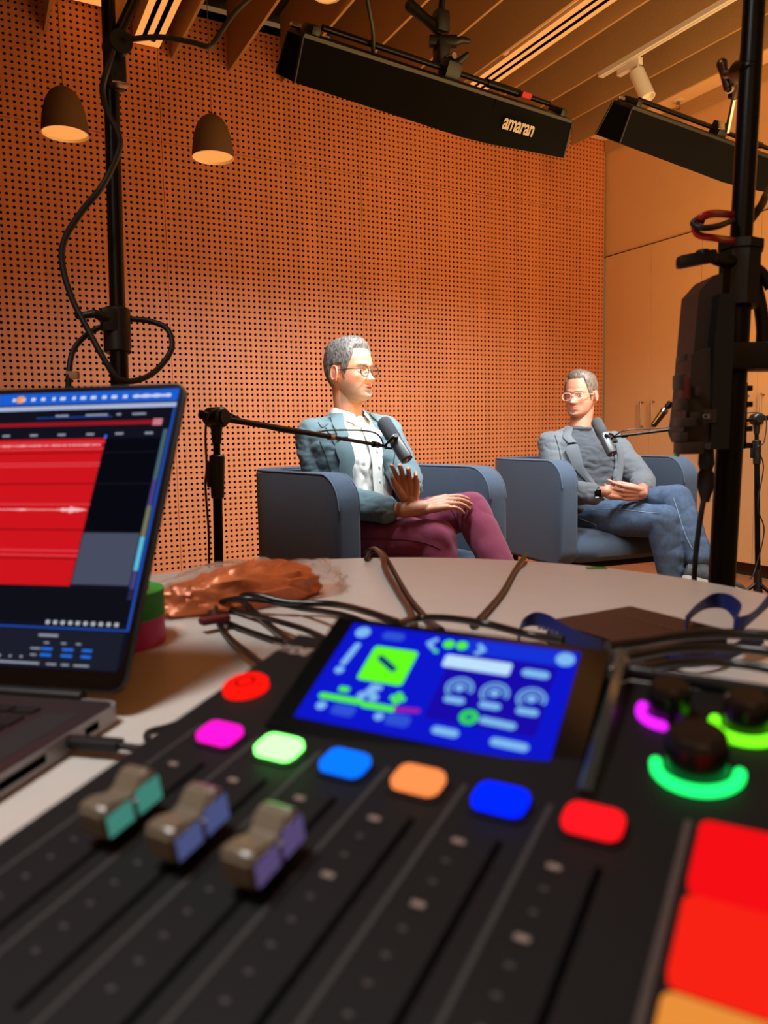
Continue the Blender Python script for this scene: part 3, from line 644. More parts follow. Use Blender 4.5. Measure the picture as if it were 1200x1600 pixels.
for k in range(6):
    cx = k * PIT
    if k < 6: mm('channel_line', rp(cx + 15.6, -135, cx + 17.4, 7, .8, 0.0, 0.35), mat('line_grey', (42, 38, 36), 0.7)) if k < 5 else None
    mm('fader_slot', rp(cx + 5.3, -132, cx + 7.7, -18, .9, 0.0, 0.25), M_VOID)
    for j in range(10):
        v = -23 - j * 10.3
        if v < -128: continue
        big = (j in (0, 3))
        mm('scale_mark', rp(cx - 8 - (1 if big else 0), v - (1.1 if big else .8), cx - 5.4 + (1 if big else 0), v + (1.1 if big else .8), .7, 0.0, 0.3), mat('mark_pale', (130, 112, 104) if big else (52, 45, 42), 0.6))
mm('channel_line', rp(-18.5, -135, -16.8, 7, .8, 0.0, 0.35), mat('line_grey2', (42, 38, 36), 0.7))
# fader caps
for k, (cc, vv) in enumerate((((95, 190, 170), -61), ((110, 120, 185), -60.5), ((125, 105, 165), -60))):
    cx = k * PIT + 6.5
    f = B(); yz = [(-14, 4.5), (-14, 15.5), (-12, 17.6), (-4.5, 15.8), (-1.0, 13.6), (1.0, 13.6), (4.0, 17), (8, 19.5), (12, 18), (14, 15.5), (14, 4.5)]
    t = bmesh.new(); l = [t.verts.new(q_(cx - 7, vv + y, z)) for y, z in yz]; r_ = [t.verts.new(q_(cx + 7, vv + y, z)) for y, z in yz]; n = len(yz)
    t.faces.new(l); t.faces.new(r_[::-1])
    for i in range(n): t.faces.new((l[i], r_[i], r_[(i + 1) % n], l[(i + 1) % n]))
    bmesh.ops.recalc_face_normals(t, faces=t.faces); bmesh.ops.bevel(t, geom=list(t.edges), offset=.0014, segments=3, affect='EDGES'); f.add(t)
    fk = mm('fader_knob', f, mat('fader_smoke', (112, 100, 84), 0.3), label='smoky fader cap')
    mm('stem', rp(cx - 2, vv - 6, cx + 2, vv + 6, 1, -.5, 5), M_BLACK, fk)
    sd = B().box(tuple(q_(cx + 7.2, vv - 7, 10)), (.0006, .0115, .0085), bev=.0002).box(tuple(q_(cx + 7.2, vv + 7, 10.8)), (.0006, .0115, .010), bev=.0002)
    mm('side_glow', sd, glow('fader_side_%d' % k, cc, 0.42), fk)
mm('record_button', B().lathe([(0, .0042), (.0105, .0042), (.0118, .003), (.0118, 0.0), (0, 0)], 40, Matrix.Translation(q_(-20, 42.5))), glow('record_red', (255, 22, 12), 1.15), label='round red record button')
mm('record_mark', B().lathe([(.0040, .0044), (.0048, .0046), (.0056, .0044)], 32, Matrix.Translation(q_(-20, 42.5))), glow('record_dark', (190, 10, 8), 0.7))
text_obj('RØDE', 0.0105, MM @ frame(q_(-26, 88, 0.2), (1, 0, 0), (0, 1, 0), (0, 0, 1)) @ Matrix.Rotation(0.0, 4, 'Z'), mat('logo_white', (150, 130, 120), 0.6), mix, 'lettering', bold=0.0004, depth=0.0001)
# raised touch screen
SA = Matrix(((0.5895038, 0.7292638, -0.3473608), (-0.8072796, 0.5169784, -0.2846629), (-0.0280163, 0.4482272, 0.8934805))).transposed().transposed()
SM = MI @ (Matrix.Translation(V((0.17953614, 0.2852982, H - 0.11363898))) @ SA.to_4x4())
hs = B(); fr4 = [(-70, -41), (71, -41), (71, 37.5), (-70, 37.5)]
t = bmesh.new(); tp = [t.verts.new(SM @ q_(x, y, -.4)) for x, y in fr4]; bt = []
for x, y in fr4:
    p = SM @ q_(x, y, -.4); p = V((p.x, p.y, -.001)); bt.append(t.verts.new(p))
t.faces.new(tp); t.faces.new(bt[::-1])
for k in range(4): t.faces.new((tp[k], bt[k], bt[(k + 1) % 4], tp[(k + 1) % 4]))
bmesh.ops.recalc_face_normals(t, faces=t.faces); hs.add(t)
sh = mm('screen_housing', hs, mat('glossy_black', (5, 5, 6), 0.15))
sd_ = obj('screen', B().box((0, 0, 0), (.117, .0658, .0006)), glow('screen_blue', (14, 22, 205), 1.0), sh, local=True); sd_.matrix_basis = SM
def sc(name, c, s, fn, z=0.5):
    b = B(); fn(b, z / 1000); obj(name, b, glow('ui_' + name, c, s), sd_, local=True, smooth=False)
def rr(b, z, x0, y0, x1, y1, r=1.0): b.prism([(p / 1000, q / 1000) for p, q in rrect(x0, y0, x1, y1, min(r, (x1 - x0) / 2 - .01, (y1 - y0) / 2 - .01), 4)], z - .0001, z + .00005)
def pill(b, z, xa, ya, xb, yb, r): # thick line
    a_, c_ = V((xa, ya)), V((xb, yb)); d = (c_ - a_).normalized(); pp = []
    an = math.atan2(d.y, d.x)
    for k in range(9): t_ = an + math.pi / 2 + math.pi * k / 8; pp.append((a_.x + r * math.cos(t_), a_.y + r * math.sin(t_)))
    for k in range(9): t_ = an - math.pi / 2 + math.pi * k / 8; pp.append((c_.x + r * math.cos(t_), c_.y + r * math.sin(t_)))
    b.prism([(x / 1000, y / 1000) for x, y in pp], z - .0001, z + .00005)
def dsk(b, z, x, y, r): pill(b, z, x - .01, y, x + .01, y, r)
def arc(b, z, x, y, r, w, a0, a1, n=20):
    o = [((x + (r + w / 2) * math.cos(R(a0 + (a1 - a0) * k / n))) / 1000, (y + (r + w / 2) * math.sin(R(a0 + (a1 - a0) * k / n))) / 1000) for k in range(n + 1)]
    i = [((x + (r - w / 2) * math.cos(R(a1 - (a1 - a0) * k / n))) / 1000, (y + (r - w / 2) * math.sin(R(a1 - (a1 - a0) * k / n))) / 1000) for k in range(n + 1)]
    t = bmesh.new(); vo = [t.verts.new((*p, z)) for p in o]; vi = [t.verts.new((*p, z)) for p in i[::-1]]
    for k in range(n): t.faces.new((vo[k], vo[k + 1], vi[k + 1], vi[k]))
    b.add(t)
sc('panel_right', (25, 10, 170), 1.0, lambda b, z: rr(b, z, 1, -20.5, 50.5, 22, 2), .4)
sc('panel_top', (22, 50, 215), 1.0, lambda b, z: rr(b, z, 5, 22.5, 57, 32, 1), .4)
sc('tile_green', (95, 240, 25), 1.15, lambda b, z: rr(b, z, -39.5, -5, -16, 18.5, 2))
sc('tile_icon', (10, 60, 120), .9, lambda b, z: pill(b, z, -33, 10.5, -24, 4.5, 1.7), .8)
def f_green(b, z):
    pill(b, z, -51, -18.5, -31.5, -18.4, 1.7); pill(b, z, -28.5, -19.5, -14.5, -19.2, 1.7); rr(b, z, -45, -14.2, -39.5, -11, 1.2); dsk(b, z, -3.3, 26.6, 2.9); dsk(b, z, 3.3, 26.9, 2.9); dsk(b, z, -8.1, 20.6, 1.2)
    for k in range(4): dsk(b, z, -14.7 + 2.2 * math.cos(k * 1.571), -12.5 + 2.2 * math.sin(k * 1.571), 1.6)
sc('green_marks', (80, 235, 40), 1.1, f_green)
sc('green_knob', (50, 215, 60), 1.1, lambda b, z: (arc(b, z, 20.5, -16.3, 3, 2.4, 0, 360), dsk(b, z, 20.5, -16.3, .7)), .8)
def f_pale(b, z):
    dsk(b, z, -50.3, 26.7, 4); pill(b, z, -49, 17, -50.5, 4, 1.7); dsk(b, z, -50.4, -1.1, 2.4); dsk(b, z, -48.5, -24.4, 2.5); dsk(b, z, -19, -24.6, 2.2)
    dsk(b, z, 52.9, 27, 4.3); pill(b, z, 38, 15.3, 46, 15.1, 2.3); pill(b, z, -13.5, 25.5, -10.5, 28.5, 1.2); pill(b, z, -13.5, 25.5, -10.5, 22.5, 1.2); pill(b, z, 14.5, 25.8, 11.8, 28.5, 1.2); pill(b, z, 14.5, 25.8, 11.8, 23, 1.2)
    for x, y in ((11, -.3), (27.3, -.1), (43.8, 0)):
        arc(b, z, x, y, 6, 1.1, -20, 230); arc(b, z, x, y, 4, .8, -20, 230); dsk(b, z, x, y, 2.2); pill(b, z, x - 3, y - 7.6, x + 3, y - 7.6, 1.9)
    pill(b, z, 27, -16.3, 39.5, -16.8, 1.9); pill(b, z, 9, -26, 17, -26.2, 2.1); pill(b, z, 35, -26.4, 47, -26.6, 2.1); dsk(b, z, -29, -11, 2.6); dsk(b, z, -32, -14.5, 2.4); dsk(b, z, -26, -14.5, 2.4); pill(b, z, -29, -8.2, -26, -8.2, 1.8)
sc('pale_icons', (130, 190, 245), 0.95, f_pale)
sc('white_field', (185, 220, 250), 1.05, lambda b, z: rr(b, z, -2, 11.5, 30.5, 19.5, 1.5))
sc('dim_boxes', (50, 85, 225), 0.9, lambda b, z: (rr(b, z, -42.5, -28, -31, -21.5, 2), rr(b, z, -15.5, -28, -4, -21.5, 2), rr(b, z, -39, 24, -27, 29.5, 2.5)))
sc('magenta_bar', (170, 40, 190), 0.8, lambda b, z: pill(b, z, -12.5, -19, -3, -17.8, 1.4), .7)
# rim of the knob bay
rim = B(); rw = [(150.5, 111, 15), (152.5, 90, 12.5), (155, 60, 9), (158, 15, 4)]
rim.loft([[q_(u, v, 0), q_(u - .6, v, h * .8), q_(u + 1.2, v, h), q_(u + 4.6, v, h * .85), q_(u + 6.2, v, 0)] for u, v, h in rw])
mm('bay_rim', rim, mat('rim_gloss', (46, 50, 48), 0.15))
mm('bay_edge', B().tube([q_(154, 110.5, 3), q_(200, 111, 2), q_(264, 110, 1.5)], 0.003, flat=(.0035, .003)), mat('rim_gloss2', (30, 28, 28), 0.15))
# rotary knobs with lit collars
def knob(u, v, r, h, c, s, gap, nm):
    k = mm('rotary_knob', B().lathe([(0, h / 1000), (r * .78 / 1000, h / 1000), (r * .92 / 1000, (h - 1.5) / 1000), (r / 1000, (h - 4) / 1000), (r / 1000, .0015), (0, .0015)], 48, Matrix.Translation(q_(u, v))), mat('knob_' + nm, (16, 14, 14), 0.25))
    b = B(); t = bmesh.new(); rings = []; ro = (r + 3.2) / 1000
    a0, a1 = gap; n = 40
    pts = [V((u / 1000 + ro * math.cos(R(a0 + (a1 - a0) * i / n)), v / 1000 + ro * math.sin(R(a0 + (a1 - a0) * i / n)), .0014)) for i in range(n + 1)]
    b.tube(pts, .0022, 10, 1); b.sph(pts[0], .0022); b.sph(pts[-1], .0022)
    mm('ring_light', b, glow('ring_' + nm, c, s), k, label=nm + ' light arc')
    return k
knob(194, 45, 11.3, 17, (30, 250, 110), 1.9, (-175, 5), 'green')
knob(178.5, 82, 8.5, 15, (215, 30, 235), 1.6, (-190, -95), 'magenta')
mm('ring_light', B().tube([q_(178.5 + 11.7 * math.cos(R(a)), 82 + 11.7 * math.sin(R(a)), 1.4) for a in (-60, -50, -40)], .0022), glow('ring_violet', (190, 40, 240), 1.4))
knob(208, 81, 8.8, 15, (110, 245, 25), 1.9, (-185, 5), 'lime')
# smart pads
mm('pad_frame', rp(194.5, -137, 196.8, 13.5, .8, 0, 1.6), mat('frame_grey', (70, 60, 58), 0.4))
pads = [((245, 14, 20), 1.0, 'red'), ((248, 34, 20), 1.0, 'orange red'), ((245, 150, 60), 0.9, 'amber'), ((240, 40, 30), 0.9, 'red')]
for r in range(4):
    for c in range(2):
        x0 = 199.5 + c * 34.5; y1 = 12.5 - r * 35.5
        cc, s, nm = pads[r]
        mm('pad', rp(x0, y1 - 32.5, x0 + 31.5, y1, 3.2, 0.0, 4.5, bev=0.9), glow('pad_%d_%d' % (r, c), cc, s), label=nm + ' lit pad')

# ------------------------------------------------------------------ small things on the table
def roll(c, z0, ro, ri, h, m, label):
    t = thing('tape_roll', label, 'tape', (c.x, c.y, z0), group='gaffer tape rolls stacked by the laptop')
    obj('tape', B().lathe([(ri, 0), (ro, 0), (ro, h), (ri, h), (ri, 0)], 56, Matrix.Translation((c.x, c.y, z0))), m, t)
    obj('core', B().lathe([(ri - .003, 0.001), (ri, 0.001), (ri, h - .001), (ri - .003, h - .001), (ri - .003, 0.001)], 48, Matrix.Translation((c.x, c.y, z0))), mat('cardboard', (120, 90, 60), 0.9), t)
tc2 = V((PZ(234, 1005, .74)).to_tuple()) + FWD * .004 - RT * .038
roll(tc2, TZ, .050, .038, .026, mat('pink_tape', (200, 40, 120), 0.5), 'magenta tape roll under the green one')
roll(tc2 + RT * .0005, TZ + .026, .050, .038, .0245, mat('green_tape_roll', (40, 150, 50), 0.5), 'green tape roll on top of the magenta one')
gt = PZ(932, 888, TZ)
tag(obj('tape_strip', B().box((0, 0, 0), (0.028, 0.014, 0.0005), M=frame((gt.x, gt.y, TZ + .0006), HD(1, -.1), HD(.1, 1), V((0, 0, 1)))), mat('green_strip', (45, 130, 25), 0.6)), 'small green tape strip at the far edge of the table', 'tape')
# crinkled plastic bag
pb0, pb1 = PZ(262, 945, TZ + .01), PZ(470, 900, TZ + .02)
bag = thing('plastic_bag', 'crinkled clear bag with copper-coloured contents behind the tape rolls', 'bag', (pb0 + pb1) / 2)
def crumple(c, ax, ay, sx, sy, sz, seed, amp):
    t = bmesh.new(); bmesh.ops.create_uvsphere(t, u_segments=72, v_segments=40, radius=1)
    for v in t.verts:
        p = v.co.copy(); d = noise.fractal(p * 1.7 + V((seed, 0, 0)), 1.0, 2.0, 3) * amp * .5 + abs(noise.noise(p * 4 + V((0, seed, 0)))) * amp * .45
        q = V((p.x * sx, p.y * sy, (max(p.z, -.35) + .35) * sz)) * (1 + d)
        v.co = V(c) + ax * q.x + ay * q.y + V((0, 0, q.z))
    return B().add(t)
ax_ = (pb1 - pb0); ax_.z = 0; ax_.normalize(); ay_ = V((-ax_.y, ax_.x, 0)); cm = (pb0 + pb1) / 2; cm.z = TZ + .001
obj('wrapped_contents', crumple(cm - ay_ * .015, ax_, ay_, .100, .034, .032, 3, .30), mat('copper_foil', (205, 112, 66), 0.35, 0.2, bump=0.9, bs=60, var=.2, vs=40), bag)
fo = crumple(cm + ax_ * .015 - ay_ * .012, ax_, ay_, .125, .042, .034, 9, .42)
mp_ = mat('clear_film', (235, 215, 200), 0.08, trans=1.0); mp_.node_tree.nodes['Principled BSDF'].inputs['IOR'].default_value = 1.12; mp_.node_tree.nodes['Principled BSDF'].inputs['Alpha'].default_value = 0.35
obj('film', fo, mp_, bag)
wi = PZ(505, 897, TZ + .006); w0 = PZ(440, 897, TZ + .015); w1 = PZ(455, 912, TZ + .004)
obj('flap', B().loft([[w0, w0 + V((0, 0, .001)), w1 + V((0, 0, .001)), w1], [w0.lerp(wi, .5) + V((0, 0, .004)), w0.lerp(wi, .5) + V((0, 0, .005)), w1.lerp(wi, .5) + V((0, 0, .001)), w1.lerp(wi, .5)], [wi + V((0, 0, -.003)), wi + V((0, 0, -.002)), wi + V((.002, 0, -.002)), wi + V((.002, 0, -.003))]]), mat('film_white', (205, 200, 200), 0.15, alpha=.8), bag)
obj('red_label', B().box((0, 0, 0), (.03, .014, .007), M=frame(PZ(335, 968, TZ + .012), ax_, ay_, V((0, 0, 1))), bev=.003), mat('label_red', (90, 18, 24), 0.6), bag)
# loops of cable between bag and mixer
def tcab(pts, r, label, m=M_RUBBER, name='audio_cable'):
    return tag(obj(name, B().tube([PZ(x, y, z) for x, y, z in pts], r, 12), m), label, 'cable', 'cables lying on the table')
M_CB = mat('cable_sheen', (24, 20, 19), 0.3)
z0 = TZ + .004
tcab([(470, 1090, .76), (405, 1035, .752), (352, 990, z0), (336, 952, z0 + .004), (352, 938, z0 + .012), (385, 935, z0 + .016), (420, 940, z0 + .012), (470, 950, z0 + .006), (540, 962, .76), (600, 985, .76)], .0031, 'outermost black cable loop left behind the mixer', M_CB)
tcab([(480, 1020, .758), (430, 985, z0), (385, 945, z0 + .006), (378, 932, z0 + .014), (400, 930, z0 + .018), (450, 941, z0 + .012), (520, 944, z0 + .012), (570, 955, .765), (620, 972, .77)], .0036, 'middle thick black cable loop behind the mixer', M_CB)
tcab([(545, 1020, .765), (480, 985, .756), (400, 962, z0 + .003), (345, 950, z0), (330, 958, z0), (360, 975, z0), (430, 1000, z0), (500, 1010, .75)], .0028, 'thin black cable lying under the two loops', M_CB)
tcab([(620, 975, .775), (655, 966, .77), (700, 966, .775), (760, 975, .78), (820, 990, .77), (880, 1000, .77)], .0032, 'black cable lying along the back edge of the mixer screen', M_CB)
tcab([(572, 874, z0), (580, 862, z0 + .006), (595, 862, z0 + .01), (608, 880, z0 + .004), (622, 905, z0), (640, 935, z0), (668, 968, z0 + .005), (690, 985, .76)], .0034, 'brown-black cable coming over the far table edge, right of its pair', mat('cable_brown', (26, 19, 17), .4))
tcab([(570, 866, z0 - .002), (584, 858, z0 + .008), (598, 870, z0 + .010), (602, 890, z0 + .004), (622, 925, z0), (640, 955, z0), (648, 985, z0)], .0042, 'thick dark cable coming over the far table edge, left of its pair', M_CB)
tcab([(822, 866, z0 - .006), (818, 872, z0 + .004), (805, 890, z0), (785, 925, z0), (760, 955, z0), (738, 978, z0)], .0032, 'grey-black cable crossing the table top from the middle of its far edge', mat('cable_grey', (30, 27, 26), .4))
for k, (dy, lab) in enumerate(((0, 'highest black cable passing the notebook towards the right edge'), (22, 'middle black cable above the mixer knobs'), (46, 'lowest black cable over the mixer knobs'))):
    hz = TZ + .052 - k * .004
    tcab([(950, 1010 + dy, hz), (1000, 1003 + dy * .9, hz), (1060, 994 + dy * .9, hz), (1140, 990 + dy, hz), (1230, 996 + dy * 1.2, hz), (1330, 1012 + dy * 1.4, hz - .01)], .0036 - .0004 * k, lab, M_CB)
# notebook and lanyard
nb = thing('notebook', 'closed dark brown notebook behind the mixer', 'notebook', PZ(990, 975, TZ + .02))
n0, n1, n2 = PZ(865, 960, TZ + .022), PZ(985, 946, TZ + .022), PZ(1145, 985, TZ + .022)
nx_ = (n2 - n1).normalized(); nx_.z = 0; nx_.normalize(); ny_ = V((-nx_.y, nx_.x, 0)); nw = (n2 - n1).length; nh = .105
NB = frame((n1.x, n1.y, TZ), nx_, -ny_, V((0, 0, -1)))
NB = frame((n1 - ny_ * nh).to_tuple()[:2] + (TZ,), nx_, ny_, V((0, 0, 1)))
M_LEATH = mat('dark_leather', (44, 30, 26), 0.45, bump=.25, bs=500)
obj('cover', B().prism(rrect(0, 0, nw, nh, .004), .0005, .0025, NB).prism(rrect(0, 0, nw, nh, .004), .0195, .0215, NB).box((nw / 2, .001, .011), (nw, .002, .02), M=NB), M_LEATH, nb)
obj('pages', B().prism([(.003, .003), (nw - .003, .003), (nw - .003, nh - .003), (.003, nh - .003)], .0025, .0195, NB), mat('page_edges', (60, 48, 42), .9), nb)
fb = B()
for i in range(8): fb.box((nw * .28 + i * .0075, nh * .66, .0217), (.005, .004, .0003), M=NB)
obj('faint_print', fb, mat('faint_print', (78, 56, 46), .5), nb)
M_LAN = mat('navy_ribbon', (14, 26, 92), .6, bump=.2, bs=600)
def ribbon(pts, w, th=.0006, up=V((0, 0, 1))):
    """strap standing on edge: pts centre line, w height"""
    P_ = catmull(pts, 10); rings = []
    for i, p in enumerate(P_):
        a = P_[max(i - 1, 0)]; b2 = P_[min(i + 1, len(P_) - 1)]; d = (b2 - a).normalized(); sd = d.cross(up).normalized()
        u_ = (up * .85 + sd * .35 * math.sin(i * .12)).normalized()
        rings.append([p - u_ * w / 2 - sd * th, p - u_ * w / 2 + sd * th, p + u_ * w / 2 + sd * th, p + u_ * w / 2 - sd * th])
    return B().loft(rings)
la = thing('lanyard', 'navy ribbon lanyard looped over and around the notebook', 'lanyard', PZ(1110, 955, TZ + .02))
b = ribbon([PZ(x, y, z) for x, y, z in ((1072, 975, TZ + .030), (1085, 955, TZ + .034), (1108, 940, TZ + .036), (1135, 940, TZ + .036), (1152, 955, TZ + .034), (1150, 975, TZ + .032), (1165, 972, TZ + .034), (1185, 955, TZ + .036), (1215, 925, TZ + .04), (1260, 900, TZ + .04))], .014)
obj('ribbon', b, M_LAN, la)
obj('ribbon', ribbon([PZ(x, y, z) for x, y, z in ((812, 1000, TZ + .018), (814, 978, TZ + .020), (830, 968, TZ + .022), (850, 970, TZ + .022), (875, 985, TZ + .020), (905, 1000, TZ + .018), (940, 1010, TZ + .016))], .013), M_LAN, la)
obj('ribbon', ribbon([PZ(x, y, z) for x, y, z in ((1040, 1028, TZ + .01), (1080, 1034, TZ + .01), (1120, 1028, TZ + .01), (1160, 1010, TZ + .01), (1190, 995, TZ + .01))], .011), M_LAN, la)
lt = B()
for i, (x, y) in enumerate(((843, 984), (849, 985), (856, 987), (863, 990), (870, 993))): lt.box(tuple(PZ(x, y - 3, TZ + .024)), (.0022, .0008, .003))
obj('ribbon_letters', lt, mat('ribbon_print', (120, 125, 150), .6), la)

# ------------------------------------------------------------------ armchairs
M_FAB = mat('blue_grey_fabric', (62, 75, 93), 0.95, bump=0.6, bs=700, var=0.22, vs=420, spec=0.15, sheen=0.15)
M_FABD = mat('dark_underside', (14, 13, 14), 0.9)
M_PIPE = mat('piping_fabric', (72, 86, 106), 0.9, bump=.4, bs=900)
def sd_path(W, D, r, n=10):
    """plan centre line of the shell from the near arm front round the back to the far arm front"""
    pts = []; hw = W / 2
    for k in range(9): pts.append((hw, D / 2 - (D - r) * k / 8))
    for k in range(1, n + 1): a = R(-90 * k / n); pts.append((hw - r + r * math.cos(a), -D / 2 + r + r * math.sin(a)))
    for k in range(1, 7): pts.append((hw - r - (W - 2 * r) * k / 6, -D / 2))
    for k in range(1, n + 1): a = R(-90 - 90 * k / n); pts.append((-hw + r + r * math.cos(a), -D / 2 + r + r * math.sin(a)))
    for k in range(1, 9): pts.append((-hw, -D / 2 + r + (D - r) * k / 8))
    return pts
def armchair(nf, ff, h_top, D, label, slope=0.0):
    """nf, ff: floor points of the near and far arm front edges (outer)"""
    nf, ff = V((nf.x, nf.y, 0)), V((ff.x, ff.y, 0)); wv = (ff - nf); W = wv.length; wv.normalize()
    fwd = V((wv.y, -wv.x, 0))
    if fwd.dot(-FWD) < 0: fwd = -fwd
    c = (nf + ff) / 2 - fwd * D / 2
    M = frame(c, -wv, fwd, V((0, 0, 1)))
    if M.determinant() < 0: M = frame(c, wv, fwd, V((0, 0, 1)))
    t = thing('armchair', label, 'armchair', M=M, group='pair of blue-grey tub armchairs')
    T = 0.095; z0 = 0.30; pts = sd_path(W - T, D, .19); pts = [V((x, y, 0)) for x, y in pts]
    # distance along
    s = [0.0]
    for a, b in zip(pts, pts[1:]): s.append(s[-1] + (b - a).length)
    Ltot = s[-1]
    # denser sampling near the ends
    ss = sorted(set([0, .004, .012, .025, .045, .07, .095, .12] + [Ltot - q for q in (0, .004, .012, .025, .045, .07, .095, .12)] + [Ltot * k / 46 for k in range(3, 44)]))
    def at(q):
        for i in range(len(s) - 1):
            if q <= s[i + 1] + 1e-9: f = (q - s[i]) / (s[i + 1] - s[i]); return pts[i].lerp(pts[i + 1], f), (pts[i + 1] - pts[i]).normalized()
        return pts[-1], (pts[-1] - pts[-2]).normalized()
    rings = []; rt = .125; rb_ = .07
    for q in ss:
        p, d = at(q); e = min(q, Ltot - q); nrm = V((d.y, -d.x, 0))
        top = h_top - (rt - math.sqrt(max(0, rt * rt - (rt - e) ** 2)) if e < rt else 0)
        bot = z0 + (rb_ - math.sqrt(max(0, rb_ * rb_ - (rb_ - e) ** 2)) if e < rb_ else 0)
        th = T / 2 * (1 if e > .012 else (.72 + .28 * math.sqrt(max(0, 1 - ((.012 - e) / .012) ** 2))))
        r = .016; ring = []
        for cx, cz, a0 in ((th - r, top - r, 0), (-th + r, top - r, 90), (-th + r, bot + r, 180), (th - r, bot + r, 270)):
            for k in range(4):
                a = R(a0 + 90 * k / 3); ring.append(p + nrm * (cx + r * math.cos(a)) + V((0, 0, cz + r * math.sin(a))))
        rings.append(ring)
    obj('shell', B().loft(rings), M_FAB, t, local=True)
    # piping along both upper edges of the shell
    for sg in (1, -1):
        pp = []
        for q in ss[::2]:
            p, d = at(q); e = min(q, Ltot - q); nrm = V((d.y, -d.x, 0)); top = h_top - (rt - math.sqrt(max(0, rt * rt - (rt - e) ** 2)) if e < rt else 0)
            pp.append(p + nrm * sg * (T / 2 - .004) + V((0, 0, top - .003)))
        obj('piping', B().tube(pp, .0032, 6, 2), M_PIPE, t, local=True)
    # seat cushion
    cw = W - 2 * T + .01; rings = []
    prof = [(-D / 2 + .10, .0), (-D / 2 + .12, 1)] ; N = 30
    yb, yf = -D / 2 + T * .6, D / 2 + .03
    sec = [(yb, .335), (yb, .43), (yb + .03, .455), (0, .462), (yf - .12, .455), (yf - .05, .436), (yf - .012, .405), (yf, .37), (yf - .004, .34), (yf - .03, .315), (yf - .09, .303), (0, .30), (yb + .02, .305)]
    for k in range(13):
        f = k / 12; x = -cw / 2 + cw * f; ed = min(f, 1 - f); sc_ = 1 - .10 * max(0, 1 - ed / .06) ** 2; bul = .012 * math.sin(math.pi * f)
        rings.append([V((x, y if y < .1 else y - (1 - sc_) * .25 + bul, .38 + (z - .38) * sc_ + (bul * .6 if z > .42 else 0))) for y, z in sec])
    cu = B().loft(rings); bmesh.ops.subdivide_edges(cu.b, edges=[], cuts=0)
    obj('seat_cushion', cu, M_FAB, t, local=True)
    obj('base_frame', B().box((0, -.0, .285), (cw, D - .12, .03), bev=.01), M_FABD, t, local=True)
    for sx in (-1, 1):
        for sy in (-1, 1): obj('leg', B().cyl((sx * (W / 2 - .10), sy * (D / 2 - .12), 0), (sx * (W / 2 - .12), sy * (D / 2 - .14), .28), .011, .016, 16), M_BLACKM, t, local=True)
    return t
def at2(X, d): return RT * X + FWD * d
C1 = armchair(at2(-.165, 2.62), at2(.495, 3.06), .80, .82, 'blue-grey armchair under the man in maroon trousers')
C2 = armchair(at2(.82, 3.50), at2(1.58, 3.80), .80, .74, 'blue-grey armchair under the man in blue jeans')

# ------------------------------------------------------------------ microphones on stands
M_FOAM = mat('grey_foam', (58, 62, 68), 0.95, bump=.8, bs=1500)
M_MIC = mat('mic_grey_metal', (92, 98, 102), 0.35, 0.55)
def mic(tip, end, side, label):
    t = thing('microphone', label, 'microphone', tip, group='dynamic microphones on booms')
    L = (end - tip).length; A = axis(tip, end); r = .0275
    obj('windscreen', B().lathe([(0, 0), (r * .55, .002), (r * .85, .008), (r, .018), (r, L * .44), (r * .96, L * .47), (0, L * .47)], 36, A), M_FOAM, t)
    obj('body', B().lathe([(0, L * .46), (r * .93, L * .46), (r * .97, L * .48), (r * .97, L * .50), (r * .9, L * .51), (r * .9, L * .93), (r * .8, L * .985), (0, L * .985)], 36, A), M_MIC, t)
    obj('end_cap', B().lathe([(0, L * .975), (r * .78, L * .975), (r * .84, L * .99), (r * .7, L), (0, L)], 36, A), M_BLACK, t)
    obj('end_mark', B().box((0, 0, 0), (.004, .014, .0008), M=A @ Matrix.Translation((0, 0, L + .0004)) @ Matrix.Rotation(.5, 4, 'Z')), M_WHITE, t)
    d = (end - tip).normalized(); sd = (side - d * side.dot(d)).normalized(); w_ = d.cross(sd)
    m = tip + d * L * .56
    obj('yoke', B().tube([m + w_ * (r + .008) + d * .0, m + w_ * (r + .009) + sd * .012, m + sd * (r + .012) + w_ * .012, m + sd * (r + .012) - w_ * .012, m - w_ * (r + .009) + sd * .012, m - w_ * (r + .008)], .0045, 8, 6), M_BLACKM, t)
    for s_ in (-1, 1): obj('yoke_knob', B().cyl(m + w_ * s_ * r * .9, m + w_ * s_ * (r + .017), .009, .008, 18), M_BLACK, t)
    return m + sd * (r + .014)
m1 = mic(P(597, 655, 2.80), P(636, 719, 2.72), -rx, 'grey foam-topped microphone in front of the bearded man')
m2 = mic(P(930, 655, 3.62), P(957, 710, 3.52), rx, 'grey foam-topped microphone in front of the man with clear glasses')
